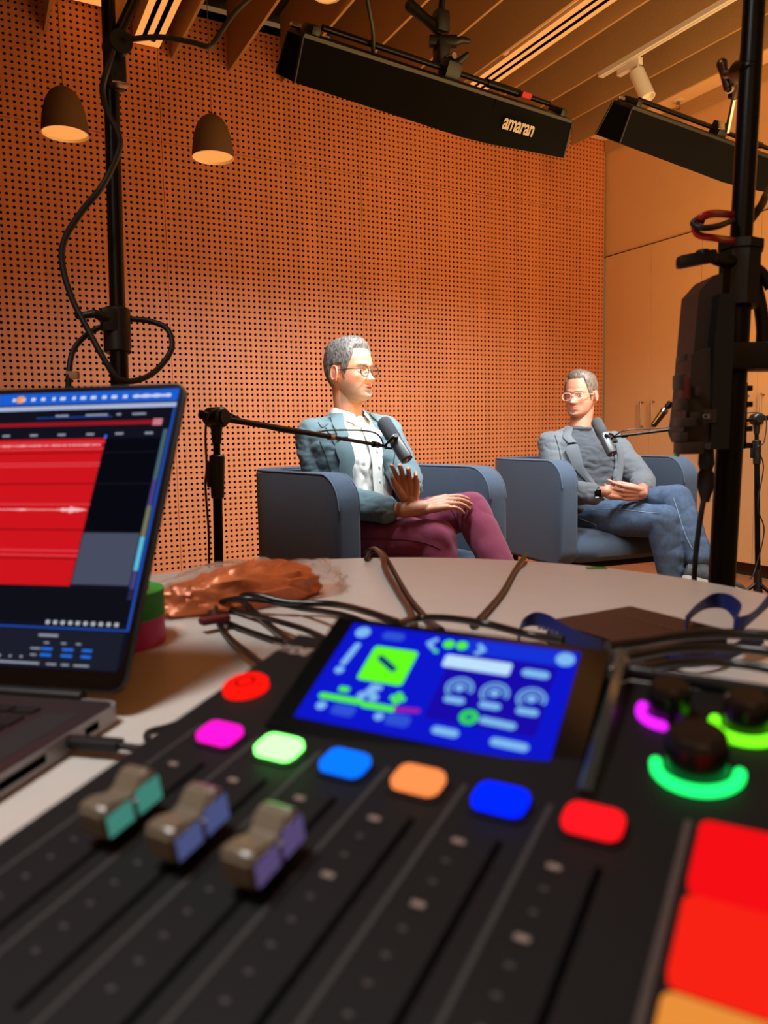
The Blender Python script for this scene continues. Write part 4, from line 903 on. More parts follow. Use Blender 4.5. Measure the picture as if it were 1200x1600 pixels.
def mic_stand(joint, basef, boom_tail, target, label, base_px):
    t = thing('microphone_stand', label, 'mic stand', (basef.x, basef.y, 0), group='boom microphone stands')
    up = (joint - V((basef.x, basef.y, 0))).normalized(); zz = joint.z
    k = lambda z: V((basef.x, basef.y, 0)).lerp(joint, z / zz)
    obj('lower_tube', B().cyl(k(.12), k(zz - .20), .0125, seg=24), M_BLACKM, t)
    obj('upper_tube', B().cyl(k(zz - .22), k(zz - .01), .0095, seg=24), M_BLACKM, t)
    obj('clutch', B().cyl(k(zz - .215), k(zz - .10), .017, .0205, 20, bev=.003).box(tuple(k(zz - .15) - XA * .018), (.02, .02, .07), bev=.006), M_BLACK, t)
    obj('neck', B().cyl(k(zz - .07), k(zz - .02), .012, .016), M_BLACK, t)
    d = (target - joint).normalized(); sv = d.cross(V((0, 0, 1))).normalized()
    obj('boom_joint', B().cyl(joint - sv * .028, joint + sv * .028, .027, seg=28, bev=.006).cyl(joint - sv * .034, joint + sv * .034, .019, seg=20), M_BLACK, t)
    obj('joint_knob', B().cyl(joint - d * .03, joint - d * .055, .010, .012, 14), M_BLACKM, t)
    far = joint.lerp(target, .60)
    obj('boom', B().cyl(joint - d * .03, far, .0085, seg=18), M_BLACKM, t)
    obj('boom_tip', B().cyl(far, target, .0065, seg=16).cyl(joint.lerp(target, .90), joint.lerp(target, .94), .011, seg=16), M_BLACKM, t)
    obj('boom_sleeve', B().cyl(far - d * .01, far + d * .012, .0115, seg=16), M_CHROME, t)
    for q in range(3):
        a = R(120 * q + 35); f = V((basef.x + .27 * math.cos(a), basef.y + .27 * math.sin(a), .012))
        lg = obj('leg', B().cyl(k(.20), f, .0085, seg=12), M_BLACKM, t); obj('foot', B().cyl(f - V((0, 0, .011)), f + V((0, 0, .012)), .012), M_RUBBER, lg)
    obj('hub', B().cyl(k(.14), k(.26), .022, .016, 20), M_BLACK, t)
    return t
j1 = P(338, 652, 2.0); b1 = PZ(331, 1, 0) if False else P(333, 884, 2.0); b1 = V((b1.x, b1.y, 0))
mic_stand(j1, b1, .05, m1, 'black microphone stand left of the first armchair', None)
j2 = P(1182, 655, 3.6); b2 = P(1187, 900, 3.6); b2 = V((b2.x, b2.y, 0))
mic_stand(j2, b2, .05, m2, 'black microphone stand at the right edge before the cabinets', None)
def mcab(name, pts, r, label): return tag(obj('microphone_cable', B().tube(pts, r, 8), M_RUBBER), label, 'cable')
mcab('c', [m1 + V((0, 0, -.01)), P(585, 676, 2.72), P(520, 672, 2.5), P(470, 678, 2.35), P(400, 664, 2.15), P(355, 645, 2.03), P(338, 640, 1.97), P(325, 650, 1.95), P(321, 680, 1.96), P(323, 730, 1.96), P(321, 760, 1.97), P(326, 830, 1.98), P(327, 900, 1.99), P(330, 960, 2.0)], .0032, 'thin cable running along the left boom and down its stand')
mcab('c', [m2, P(980, 672, 3.52), P(1040, 668, 3.55), P(1120, 656, 3.58), P(1170, 645, 3.58), P(1196, 652, 3.58), P(1194, 690, 3.56), P(1184, 700, 3.55), P(1193, 730, 3.57), P(1184, 790, 3.56), P(1194, 830, 3.57), P(1180, 890, 3.55), P(1172, 905, 3.5)], .0028, 'thin cable running along the right boom and its stand')
gm = dv_
obj('bronze_handle', B().cyl(P(1020, 666, 1.3), P(1038, 642, 1.3), 0.0050, 0.0062, 20, bev=.002), mat('bronze_metal', (120, 84, 40), .3, .8), gm)
obj('band', B().cyl(P(1036, 645, 1.3), P(1039, 640, 1.3), .0066, seg=20), M_CHROME, gm)
obj('arm', B().tube([P(1039, 641, 1.3), P(1045, 633, 1.3), P(1050, 634, 1.3), P(1055, 628, 1.3), P(1066, 626, 1.3), P(1075, 627, 1.3)], .0025).cyl(P(1042, 637, 1.3), P(1048, 629, 1.3), .0053).box(tuple(P(1064, 636, 1.3)), (.0106, .012, .024), bev=.004), M_BLACK, gm)
obj('holder', B().cyl(P(1072, 627, 1.3), P(1092, 635, 1.06), .004), M_BLACKM, gm)

# ------------------------------------------------------------------ people
def remesh(b, vox, smooth=3, fac=0.5):
    me = bpy.data.meshes.new('tmp'); b.b.to_mesh(me); b.b.free()
    o = bpy.data.objects.new('tmp', me); COL.objects.link(o)
    m = o.modifiers.new('r', 'REMESH'); m.mode = 'VOXEL'; m.voxel_size = vox
    if smooth: s = o.modifiers.new('s', 'SMOOTH'); s.factor = fac; s.iterations = smooth
    dg = bpy.context.evaluated_depsgraph_get(); r = bpy.data.meshes.new_from_object(o.evaluated_get(dg)); bpy.data.objects.remove(o); bpy.data.meshes.remove(me)
    r.materials.clear(); return r
def displace(me, fn):
    import numpy as np
    n = len(me.vertices); co = np.empty(n * 3); me.vertices.foreach_get('co', co); no = np.empty(n * 3); me.vertices.foreach_get('normal', no)
    co = co.reshape(-1, 3); no = no.reshape(-1, 3); out = co.copy()
    for i in range(n):
        d = fn(V(co[i]), V(no[i])); out[i] = co[i] + no[i] * d
    me.vertices.foreach_set('co', out.reshape(-1)); me.update()
def lerp_tab(tab, z):
    if z >= tab[0][0]: return tab[0][1:]
    for a, b in zip(tab, tab[1:]):
        if z >= b[0]:
            f = (z - b[0]) / (a[0] - b[0]); f = f * f * (3 - 2 * f) if False else f
            return tuple(b[i] + (a[i] - b[i]) * f for i in range(1, len(a)))
    return tab[-1][1:]
HT = [(.124, -.012, -.012, .0), (.1225, .016, -.040, .022), (.119, .034, -.060, .038), (.110, .054, -.081, .054), (.095, .071, -.096, .066), (.075, .082, -.104, .0725), (.05, .089, -.108, .0760), (.02, .0905, -.107, .0765),
      (0, .087, -.103, .0755), (-.02, .0865, -.096, .0735), (-.04, .088, -.083, .0695), (-.06, .0885, -.064, .0635), (-.08, .088, -.042, .0565), (-.095, .087, -.022, .0475), (-.106, .082, -.002, .036), (-.113, .070, .016, .024), (-.117, .045, .045, .0)]
def g(x, s): return math.exp(-(x / s) ** 2)
def head_pt(z, a, off=0.0):
    """a: angle from the face front; returns head-frame point (x side, y front, z up)"""
    f, b, w_ = lerp_tab(HT, z)
    cy = (f + b) / 2; ry = (f - b) / 2; s, c = math.sin(a), math.cos(a)
    e = .86; x = w_ * math.copysign(abs(s) ** e, s); y = cy + ry * math.copysign(abs(c) ** (.92 if c > 0 else e), c)
    if c > 0:
        ax = abs(x)
        y += .0335 * g(x, .0105 + .006 * max(0, (-z) / .04)) * (max(0, min(1, (.012 - z) / .048)) ** 1.15 if z > -.036 else max(0, 1 - (-.036 - z) / .009) ** .8)   # nose
        y += .006 * (g(x - .014, .007) + g(x + .014, .007)) * g(z + .036, .007)          # wings of the nose
        y -= .011 * (g(ax - .031, .017)) * g(z - .002, .0135)                            # eye sockets
        y += .0065 * g(ax - .027, .022) * g(z - .0235, .0085) + .003 * g(x, .02) * g(z - .02, .01)   # brow
        y += .0045 * g(ax - .044, .018) * g(z + .022, .016)                              # cheek bones
        y += .0060 * g(x, .022) * g(z + .0600, .0048) + .0060 * g(x, .019) * g(z + .0715, .0050)    # lips
        y -= .0055 * g(x, .019) * g(z + .0655, .0024)
        y -= .0030 * g(x, .024) * g(z + .083, .006)                                      # under the lip
        y += .0055 * g(x, .020) * g(z + .100, .010)                                      # chin
        y -= .003 * g(ax - .038, .012) * g(z + .052, .018)
    p = V((x, y, z))
    if off:
        n = V((x / max(w_, .02) ** 2 * .006, (y - cy) / max(ry, .02) ** 2 * .006, (max(z - .02, -.02)) * 8 * .1 + (z / .124) ** 3 * .6)); n.normalize(); p += n * off
    return p
ZL = sorted([.124, .1235, .1225, .121, .119, .116] + [.112 - .0034 * k for k in range(64)] + [-.108, -.111, -.114, -.116, -.117], reverse=True)
def head_shell(M, off_fn=None, seg=128):
    rings = []
    for z in ZL[1:-1]:
        if z < -.1169: continue
        rings.append([M @ head_pt(z, 2 * math.pi * k / seg, off_fn(z, 2 * math.pi * k / seg) if off_fn else 0) for k in range(seg)])
    return rings
def ear(b, M, s):
    # rim, bowl and lobe
    c = V((s * .0785, -.014, -.004)); pts = []
    for k in range(13):
        a = R(-60 + 300 * k / 12); pts.append(M @ (c + V((s * (.006 + .006 * max(0, math.cos(a + 2.6))), -.018 * math.cos(a) * (1 if True else 1) * 1.0, .029 * math.sin(a)))))
    b.tube(pts, .0042, 8, 3)
    b.sph(M @ (c + V((s * .002, .0, .0))), (.006, .015, .026), M.to_3x3(), 14); b.sph(M @ (c + V((s * .006, .004, -.026))), (.005, .008, .008), M.to_3x3(), 12)
    b.sph(M @ (c + V((s * .004, .013, -.002))), (.004, .004, .007), M.to_3x3(), 10)
def hand(b, w, d, pn, th, curl=(20, 25, 30, 35), spread=6, thumb=(35, 25), sc_=1.0, seg=14):
    """wrist w, pointing d, palm facing pn, thumb side th"""
    d = V(d).normalized(); th = (V(th) - d * V(th).dot(d)).normalized(); pn = (V(pn) - d * V(pn).dot(d) - th * V(pn).dot(th)).normalized()
    L = [(.042, .026, .021), (.046, .030, .022), (.043, .028, .021), (.034, .021, .019)]
    rr_ = [(.0092, .0082, .0075, .0062), (.0094, .0084, .0077, .0063), (.0090, .0080, .0073, .0060), (.0080, .0070, .0064, .0054)]
    tips = []
    b.sph(w + d * .004 * sc_, .023 * sc_, seg=seg)
    for i in range(4):
        lat = (.030 - .0205 * i) * sc_; k0 = w + d * (.084 - (.0, -.003, .002, .010)[i]) * sc_ + th * lat
        b.chain([w + d * .006 * sc_ + th * lat * .55, w + d * .045 * sc_ + th * lat * .85 - pn * .002, k0], [.0155 * sc_, .0145 * sc_, .0112 * sc_], seg)
        an = 0; sp = R(spread * (1.2 - i * .85)); dd = (d * math.cos(sp) + th * math.sin(sp)).normalized(); p = k0; pts = [p]
        for j in range(3):
            an += R(curl[i] * (.8, 1.1, .7)[j]); q = dd * math.cos(an) + pn * math.sin(an); p = p + q * L[i][j] * sc_; pts.append(p)
        b.chain(pts, [q * sc_ for q in rr_[i]], seg); tips.append(p)
    t0 = w + d * .018 * sc_ + th * .020 * sc_ + pn * .006 * sc_; a = R(thumb[0])
    q = (d * math.cos(a) + th * math.sin(a) * .85 + pn * math.sin(a) * .5).normalized(); t1_ = t0 + q * .040 * sc_
    a2 = R(max(thumb[0] - thumb[1], -20)); q2 = (d * math.cos(a2) + th * math.sin(a2) * .8 + pn * .35).normalized(); t2_ = t1_ + q2 * .034 * sc_
    q3 = (q2 + d * .25 + pn * .1).normalized(); t3_ = t2_ + q3 * .024 * sc_
    b.chain([w + d * .006 + th * .008, t0, t1_, t2_, t3_], [.014 * sc_, .0165 * sc_, .0118 * sc_, .0098 * sc_, .0074 * sc_], seg)
    return tips
class Torso:
    def __init__(s, C0, C1, f, tab):
        s.C0, s.C1, s.tab = C0, C1, tab; s.u = (C1 - C0).normalized(); s.f = (f - s.u * f.dot(s.u)).normalized(); s.l = s.u.cross(s.f).normalized()
    def pt(s, t, a, off=0.0):
        aw, bd, fo = lerp_tab(s.tab, t); c = s.C0.lerp(s.C1, t) if 0 <= t <= 1 else s.C0 + (s.C1 - s.C0) * t
        sn, cs = math.sin(a), math.cos(a)
        return c + s.l * (aw + off) * math.copysign(abs(sn) ** .85, sn) + s.f * (fo + (bd + off) * math.copysign(abs(cs) ** .85, cs))
TT = [(1.06, .062, .066, -.012), (1.0, .075, .075, -.014), (.95, .110, .084, -.014), (.90, .160, .096, -.010), (.84, .186, .108, -.004), (.76, .192, .120, .006), (.62, .184, .128, .012), (.45, .172, .124, .014), (.28, .168, .126, .020), (.12, .178, .136, .018), (0.0, .186, .142, .008), (-.08, .18, .13, .0)]
def torso_rings(T, ts, off, n=48): return [[T.pt(t, 2 * math.pi * k / n, off) for k in range(n)] for t in ts]
def open_rings(T, ts, op, off, th, n=44):
    rings = []
    for t in ts:
        a0 = R(op(t)); ang = [a0 + (2 * math.pi - 2 * a0) * k / n for k in range(n + 1)]
        rings.append([T.pt(t, a, off) for a in ang] + [T.pt(t, a, off - th) for a in ang[::-1]])
    return rings
def lapel(T, s, tlist, op, wfun, off, side, th=.004):
    rings = []
    for t in tlist:
        a0 = R(op(t)); wd = wfun(t); aw = lerp_tab(TT, t)[0] + off; da = wd / max(.07, aw)
        A = [T.pt(t, side * (a0 - .02), off + .003), T.pt(t, side * (a0 + da * .5), off + .010), T.pt(t, side * (a0 + da), off + .006)]
        rings.append(A + [p - (p - T.C0.lerp(T.C1, t)).normalized() * th for p in A[::-1]])
    return rings
def cloth_noise(amp, sc_, stretch=(1, 1, 1), ridg=0.0):
    def fn(p, n):
        q = V((p.x * stretch[0], p.y * stretch[1], p.z * stretch[2])) * sc_
        v = noise.noise(q) * amp + noise.noise(q * 2.3 + V((5, 1, 2))) * amp * .45
        if ridg: v += (abs(noise.noise(q * 1.4 + V((9, 9, 9)))) - .2) * ridg
        return v
    return fn
def skin_mat(name, base, stub, lipc, blush):
    """base skin, colour zones read from a vertex colour layer holding the person's own colouring"""
    m = bpy.data.materials.new(name); m.use_nodes = True; nt = m.node_tree; b = nt.nodes['Principled BSDF']
    a = nt.nodes.new('ShaderNodeVertexColor'); a.layer_name = 'tone'; nt.links.new(a.outputs[0], b.inputs['Base Color'])
    b.inputs['Roughness'].default_value = .5; b.inputs['Subsurface Weight'].default_value = .12; b.inputs['Subsurface Radius'].default_value = (.012, .005, .003); b.inputs['Subsurface Scale'].default_value = .6
    return m
def tone(me, MI_, base, stub, lip, blush, brow, stubk):
    import random as rnd
    layer = me.color_attributes.new('tone', 'FLOAT_COLOR', 'POINT'); n = len(me.vertices); buf = [0.0] * (4 * n)
    base, stub, lip, blush, brow = [lin(c) for c in (base, stub, lip, blush, brow)]
    for i, v in enumerate(me.vertices):
        p = MI_ @ v.co; c = list(base[:3]); x, y, z = p; ax = abs(x)
        if p.length < .2:
            def mix(k, t): 
                for j in range(3): c[j] += (t[j] - c[j]) * k
            mix(.35 * g(ax - .05, .025) * g(z + .02, .02) * (y > .02), blush); mix(.5 * g(x, .014) * g(z + .034, .01) * (y > .07), blush)
            if ax > .076 and abs(z) < .045: mix(.5, blush)
            if y > -.012 and z < -.018:     # beard area
                k = min(1, max(0, (-.022 - .020 * g(ax, .042) - .006 * g(ax, .018) - z + .010 * noise.noise(v.co * 40)) / .034)); k *= 1 if z > -.112 else max(0, 1 - (-.112 - z) / .02)
                mix(stubk * min(1, k) * (.75 + .5 * (noise.noise(v.co * 300) * .5 + .5)), stub)
            if y > .07 and ax < .026 and abs(z + .0655) < .0095 * (1 - (ax / .03) ** 2): mix(.85, lip)
            if y > .06 and abs(z - (.0235 - .10 * max(0, ax - .034))) < .0042 and .012 < ax < .049: mix(.8, brow)
        buf[4 * i:4 * i + 4] = [*c, 1]
    layer.data.foreach_set('color', buf)
M_EYE = mat('eye_white', (225, 220, 215), .2); M_IRIS = mat('iris_dark', (50, 60, 70), .15); M_MOUTH = mat('mouth_dark', (60, 18, 16), .6)
def face_bits(MH, root, iris=(.0, 0)):
    for s in (-1, 1):
        c = V((s * .031, .0705, .001)); e = obj('eye', B().sph(MH @ c, (.0125, .0115, .0060), MH.to_3x3(), 20), M_EYE, root)
        obj('iris', B().sph(MH @ (c + V((iris[0], .0082, iris[1]))), (.0045, .0038, .0045), MH.to_3x3(), 14), M_IRIS, e)
        ld = B().tube([MH @ (c + V((q * .013, .0095 - .005 * abs(q) ** 2, .0062 - .0035 * q * q))) for q in (-1, -.5, 0, .5, 1)], .0017, 6, 4)
        obj('eyelid', ld, M_LID, e)
M_LID = mat('eyelid_skin', (170, 110, 95), .5)
def lens_mat():
    m = bpy.data.materials.new('lens_glass'); m.use_nodes = True; nt = m.node_tree; nt.nodes.clear()
    t, gl_, mx, o = [nt.nodes.new(k) for k in ('ShaderNodeBsdfTransparent', 'ShaderNodeBsdfGlossy', 'ShaderNodeMixShader', 'ShaderNodeOutputMaterial')]
    gl_.inputs['Roughness'].default_value = .05; mx.inputs[0].default_value = .07
    nt.links.new(t.outputs[0], mx.inputs[1]); nt.links.new(gl_.outputs[0], mx.inputs[2]); nt.links.new(mx.outputs[0], o.inputs[0]); return m
def glasses(MH, root, m, rim, hw, hh, rounded, tr):
    gl = B(); lens = B()
    for s in (-1, 1):
        c = V((s * .0335, .0985, -.003)); pts = []
        for k in range(24):
            a = 2 * math.pi * k / 24; e = rounded; x = hw * math.copysign(abs(math.cos(a)) ** e, math.cos(a)); z = hh * math.copysign(abs(math.sin(a)) ** e, math.sin(a))
            pts.append(MH @ (c + V((x, -.10 * (abs(c.x + x) ** 2) * 8 + .0, z))))
        gl.tube(pts, rim, 8, 2, closed=True)
        t = bmesh.new(); vs = [t.verts.new(p) for p in pts]; t.faces.new(vs); lens.add(t)
        hx = s * (.0335 + hw)
        gl.tube([MH @ V((hx, .0985 - .8 * hx * hx * 1.0, .006)), MH @ V((s * .0765, .070, .007)), MH @ V((s * .0800, .02, .007)), MH @ V((s * .0805, -.012, .006)), MH @ V((s * .080, -.026, -.010))], rim * 1.05, 8, 5)
    gl.tube([MH @ V((-.0335 + hw - .001, .0985, .001)), MH @ V((0, .103, .004)), MH @ V((.0335 - hw + .001, .0985, .001))], rim, 8, 5)
    go = obj('glasses', gl, m, root); lm = lens_mat(); obj('lens', lens, lm, go, smooth=False)
def hair(MH, root, m, thick, front, fringe, back=-.075):
    def off(z, a):
        aa = abs(((a + math.pi) % (2 * math.pi)) - math.pi)      # 0 front .. pi back
        d = math.degrees(aa)
        line = front if d < 38 else (front + (.012 - front) * min(1, (d - 38) / 22) if d < 60 else (.012 - .045 * min(1, (d - 60) / 14) if d < 78 else (.022 if d < 102 else .022 + (back - .022) * min(1, (d - 102) / 28))))
        line += .004 * noise.noise(V((a * 6, z * 20, 0)))
        k = max(0, min(1, (z - line) / .012)); k = k * k * (3 - 2 * k)
        t = thick * (1 + .9 * max(0, (z - .05) / .07) * fringe(a)) * (.45 + .55 * min(1, max(0, (z + .02) / .09)))
        st = noise.noise(V((a * 16, z * 14, 3))) * .0014 + noise.noise(V((a * 42, z * 30, 7))) * .0010
        return -.006 + k * (.0065 + t + st)
    rg = head_shell(MH, off, 160); obj('hair', B().loft(rg), m, root)
def hair_mat(name, a, b):
    m = mat(name, a, .55); nt = m.node_tree; bs_ = nt.nodes['Principled BSDF']; tc = nt.nodes.new('ShaderNodeTexCoord'); mp = nt.nodes.new('ShaderNodeMapping'); mp.inputs['Scale'].default_value = (260, 90, 60)
    n = nt.nodes.new('ShaderNodeTexNoise'); n.inputs['Scale'].default_value = 1.2; n.inputs['Detail'].default_value = 4; r = nt.nodes.new('ShaderNodeValToRGB')
    r.color_ramp.elements[0].position = .35; r.color_ramp.elements[1].position = .65; r.color_ramp.elements[0].color = lin(a); r.color_ramp.elements[1].color = lin(b)
    nt.links.new(tc.outputs['Object'], mp.inputs[0]); nt.links.new(mp.outputs[0], n.inputs[0]); nt.links.new(n.outputs[0], r.inputs[0]); nt.links.new(r.outputs[0], bs_.inputs['Base Color'])
    bp = nt.nodes.new('ShaderNodeBump'); bp.inputs['Strength'].default_value = .6; bp.inputs['Distance'].default_value = .002; nt.links.new(n.outputs[0], bp.inputs['Height']); nt.links.new(bp.outputs[0], bs_.inputs['Normal'])
    return m
def head_frame(c, fdir, pitch=0.0, roll=0.0):
    f = V(fdir).normalized(); up = V((0, 0, 1)); x = f.cross(up).normalized(); up = x.cross(f)
    M = frame(c, x, f, up)
    return M @ Matrix.Rotation(R(pitch), 4, 'X') @ Matrix.Rotation(R(roll), 4, 'Y')
def build_body(name, root, MH, T, arms, hands_fn, skin, cols, neck_bot, vox=.0027):
    b = B(); rg = head_shell(MH); b.loft(rg)
    for s in (-1, 1): ear(b, MH, s)
    nk = MH @ V((0, -.028, -.055)); b.chain([neck_bot, neck_bot.lerp(nk, .5), nk], [.055, .056, .058], 24)
    b.sph(MH @ V((0, .028, -.078)), (.036, .05, .026), MH.to_3x3())
    b.loft(torso_rings(T, [-.06, .1, .28, .45, .62, .76, .84, .9, .95, 1.0], -.028, 32))
    for sh, el, wr in arms: b.chain([sh, el, wr], [.048, .040, .0255], 18); b.chain([sh, T.C0.lerp(T.C1, .84)], [.045, .05])
    hands_fn(b)
    me = remesh(b, vox, 2, .4)
    o = link('body', me, skin_mat('skin_' + name, *cols[:4]), root); me.transform(MW(root).inverted())
    tone(me, (MW(root).inverted() @ MH).inverted(), *cols)
    return o
def garment(name, b, vox, m, root, fn=None, smooth=3, parent=None):
    me = remesh(b, vox, smooth)
    if fn: displace(me, fn)
    me.transform(MW(root).inverted()); return link(name, me, m, parent or root)

# ---- man in the teal jacket
f1 = HD(.72, -.69)
pel1 = P(556, 838, 3.08); nk1 = P(546, 650, 3.04)
root1 = thing('person', 'seated man, grey hair and beard, teal jacket, white shirt, maroon trousers, raising one hand', 'person', (pel1.x, pel1.y, 0))
T1_ = Torso(pel1, nk1, f1, TT)
MH1 = head_frame(P(548, 583, 3.02), HD(.80, -.60), pitch=2, roll=0)
shR = P(489, 683, 2.99); elR = P(506, 778, 2.95); wrR = P(632, 797, 2.79)
shL = P(600, 676, 3.15); elL = P(633, 745, 2.98); wrL = P(641, 781, 2.80)
def hands1(b):
    hand(b, wrL, V((0, 0, .9)) - rx * .16 - FWD * .35, -FWD, -rx, curl=(20, 26, 30, 36), spread=6, thumb=(26, 12), sc_=1.08)
    b.chain([elL, wrL], [.036, .026])
    hand(b, P(664, 793, 2.78), rx * 1.0 + V((0, 0, .26)), FWD * .55 - V((0, 0, .8)), FWD * .8 + V((0, 0, .5)), curl=(16, 20, 22, 24), spread=1, thumb=(20, 14), sc_=1.02)
    b.chain([wrR, P(664, 793, 2.78)], [.030, .028])
skin1 = ((176, 124, 100), (118, 102, 94), (170, 92, 84), (205, 118, 100), (105, 82, 70), .8)
build_body('one', root1, MH1, T1_, [(shR, elR, wrR), (shL, elL, wrL)], hands1, None, skin1, nk1 + V((0, 0, -.03)))
face_bits(MH1, root1, (.002, 0))
hm1 = hair_mat('grey_hair', (30, 27, 25), (110, 105, 101))
hair(MH1, root1, hm1, .009, .084, lambda a: 1.2 + .6 * math.cos(a))
glasses(MH1, root1, mat('dark_rim', (38, 28, 28), .4), .0021, .0235, .0205, .9, .12)
obj('mouth_opening', B().sph(MH1 @ V((0, .0885, -.0660)), (.015, .006, .0042), MH1.to_3x3()), M_MOUTH, root1)
M_JK1 = mat('teal_wool', (86, 108, 116), .9, bump=.5, bs=900, var=.10, vs=500, spec=.2, sheen=.1)
def sleeve(b, sh, el, wr, r=(.074, .066, .052), cap_=True):
    d = (wr - el).normalized(); b.chain([sh, sh.lerp(el, .5), el, el.lerp(wr, .5), wr - d * .01], [r[0], (r[0] + r[1]) / 2, r[1], (r[1] + r[2]) / 2 + .002, r[2]], 22)
    b.cyl(el.lerp(wr, .7), wr + d * .008, r[2] + .002, r[2], 24)
op1 = lambda t: 4 + (34 if t < .3 else 34 + 0 * t) * 1.0 - (6 if t > .6 else 0) + (22 * max(0, (t - .88) / .12) if t > .88 else 0)
def jacket(T, op, arms, ts):
    b = B().loft(open_rings(T, ts, op, .017, .017))
    for (sh, el, wr) in arms:
        sleeve(b, sh, el, wr); c = T.C0.lerp(T.C1, .84); q = sh.lerp(c, .35); b.chain([sh + T.u * .004, q], [.070, .066], 20); b.chain([sh + T.u * .020 , sh.lerp(c, .6) + T.u * .048, T.C1 + (sh - c).normalized() * .072 + T.u * -.004], [.050, .040, .026], 20)
    return b
tsj = [1.0, .985, .97, .95, .93, .9, .87, .84, .8, .76, .7, .64, .57, .5, .43, .36, .28, .2, .12, .05, -.02]
j = jacket(T1_, op1, [(shR, elR, P(606, 797, 2.81)), (shL, elL, P(640, 764, 2.88))], tsj)
jk1 = garment('jacket', j, .0042, M_JK1, root1, cloth_noise(.0045, 11, (1.0, 1.0, 2.4), .0065), 4)
wl = lambda t: (.018 + .062 * min(1, max(0, (t - .22) / .5))) if t < .80 else (.040 if t < .84 else .050)
for s in (-1, 1):
    obj('lapel', B().loft(lapel(T1_, s, [.16, .24, .32, .4, .48, .56, .64, .7, .76, .8], op1, wl, .026, s, .010)), M_JK1, jk1)
    obj('collar', B().loft(lapel(T1_, s, [.825, .86, .89, .92, .95, .975, 1.0, 1.02], op1, lambda t: .052, .025, s, .010)), M_JK1, jk1)
cu = (P(606, 797, 2.81) - elR).normalized()
for i in range(3):
    q = P(578 + 9 * i, 803 - 0 * i, 2.755); obj('cuff_button', B().cyl(q, q - fw * .005, .0062, seg=14), M_BLACK, jk1)
M_SH1 = mat('white_shirt', (192, 196, 194), .8, bump=.2, bs=500)
b = B().loft(torso_rings(T1_, [-.02, .05, .12, .2, .28, .36, .45, .54, .62, .7, .76, .84, .9, .95, .99], -.009, 48))
shirt = garment('shirt', b, .005, M_SH1, root1, cloth_noise(.005, 14, (1.5, 1.5, 1), .014), 2)
def shirt_collar(T, m, par, h=.034, gap=26, lean=.010, flap=.016):
    rings = []
    for k in range(33):
        a = R(gap + (360 - 2 * gap) * k / 32); e = min(k, 32 - k); fl = flap * max(0, 1 - e / 4)
        lo = T.pt(.955 - (.05 if e < 6 else .0) * (1 - e / 6), a, -.000); c = T.C1
        hi = c + T.l * (.066) * math.sin(a) + T.f * (.068 * math.cos(a) - .004) + T.u * (h - (.030 * max(0, 1 - e / 7)))
        lo2 = c + T.l * (.082) * math.sin(a) + T.f * (.090 * math.cos(a) - .004 + fl) + T.u * (-.010 - .030 * max(0, 1 - e / 5))
        rings.append([hi, hi.lerp(lo2, .5) + (lo2 - c).normalized() * .005, lo2, lo2 - (lo2 - c).normalized() * .004, hi.lerp(lo2, .5), hi - (hi - c).normalized() * .003])
    return obj('collar', B().loft(rings), m, par)
shirt_collar(T1_, M_SH1, shirt)
for t in (.82, .7, .58, .46, .34): q = T1_.pt(t, R(2), .004); obj('shirt_button', B().cyl(q, q + T1_.f * .003, .005, seg=12), M_SH1, shirt)
obj('placket', B().loft([[T1_.pt(t, R(-6), .004), T1_.pt(t, R(6), .004), T1_.pt(t, R(6), .0015), T1_.pt(t, R(-6), .0015)] for t in (.93, .86, .78, .7, .6, .5, .4, .3, .2, .1)]), M_SH1, shirt)
c0 = P(640, 764, 2.88); obj('shirt_cuff', B().lathe([(.034, 0), (.040, 0), (.037, .045), (.032, .045), (.034, 0)], 28, axis(c0, P(641, 776, 2.82))), M_SH1, shirt)
M_TR1 = mat('maroon_twill', (116, 50, 74), .9, bump=.4, bs=900, var=.06, vs=300, spec=.2, sheen=.1)
hR, kR, aR = pel1 - T1_.l * .0 + (T1_.f * .02) + HD(-.77, -.64) * .085 + V((0, 0, .0)), P(684, 842, 2.80), P(700, 1085, 2.78)
hL, kL, aL = pel1 + HD(.77, .64) * .085 + V((0, 0, .01)), P(736, 797, 2.90), P(790, 905, 2.74)
aR.z = .12
def legs(b, hR, kR, aR, hL, kL, aL, r=(.098, .084, .072, .058)):
    for h_, k, a in ((hR, kR, aR), (hL, kL, aL)):
        b.chain([h_, h_.lerp(k, .5), k], [r[0], r[1] + .006, r[2]], 24); b.chain([k, k.lerp(a, .35), k.lerp(a, .7), a], [r[2], r[2] - .004, r[3] + .004, r[3]], 24)
    return b
b = legs(B(), hR, kR, aR, hL, kL, aL); b.sph(pel1 + V((0, 0, .0)), (.17, .15, .12)); b.cyl(pel1 + V((0, 0, -.02)), pel1.lerp(nk1, .12), .15, .14)
def knee_folds(ks, amp):
    base = cloth_noise(.004, 9, (1, 1, 1), .007)
    def fn(p, n):
        v = base(p, n)
        for k, ax in ks:
            d = (p - k).length; v += amp * math.exp(-(d / .13) ** 2) * math.sin((p - k).dot(ax) * 95 + 6 * noise.noise(p * 7)) * (.4 + .6 * abs(noise.noise(p * 12)))
        return v
    return fn
tr1 = garment('trousers', b, .0045, M_TR1, root1, knee_folds([(kR, (rx + V((0, 0, .6))).normalized()), (kL.lerp(hL, .35), (rx + V((0, 0, -.5))).normalized())], .004), 4)
def seam(pts, m, par, r=.0013): obj('seam', B().tube(pts, r, 6, 6), m, par)
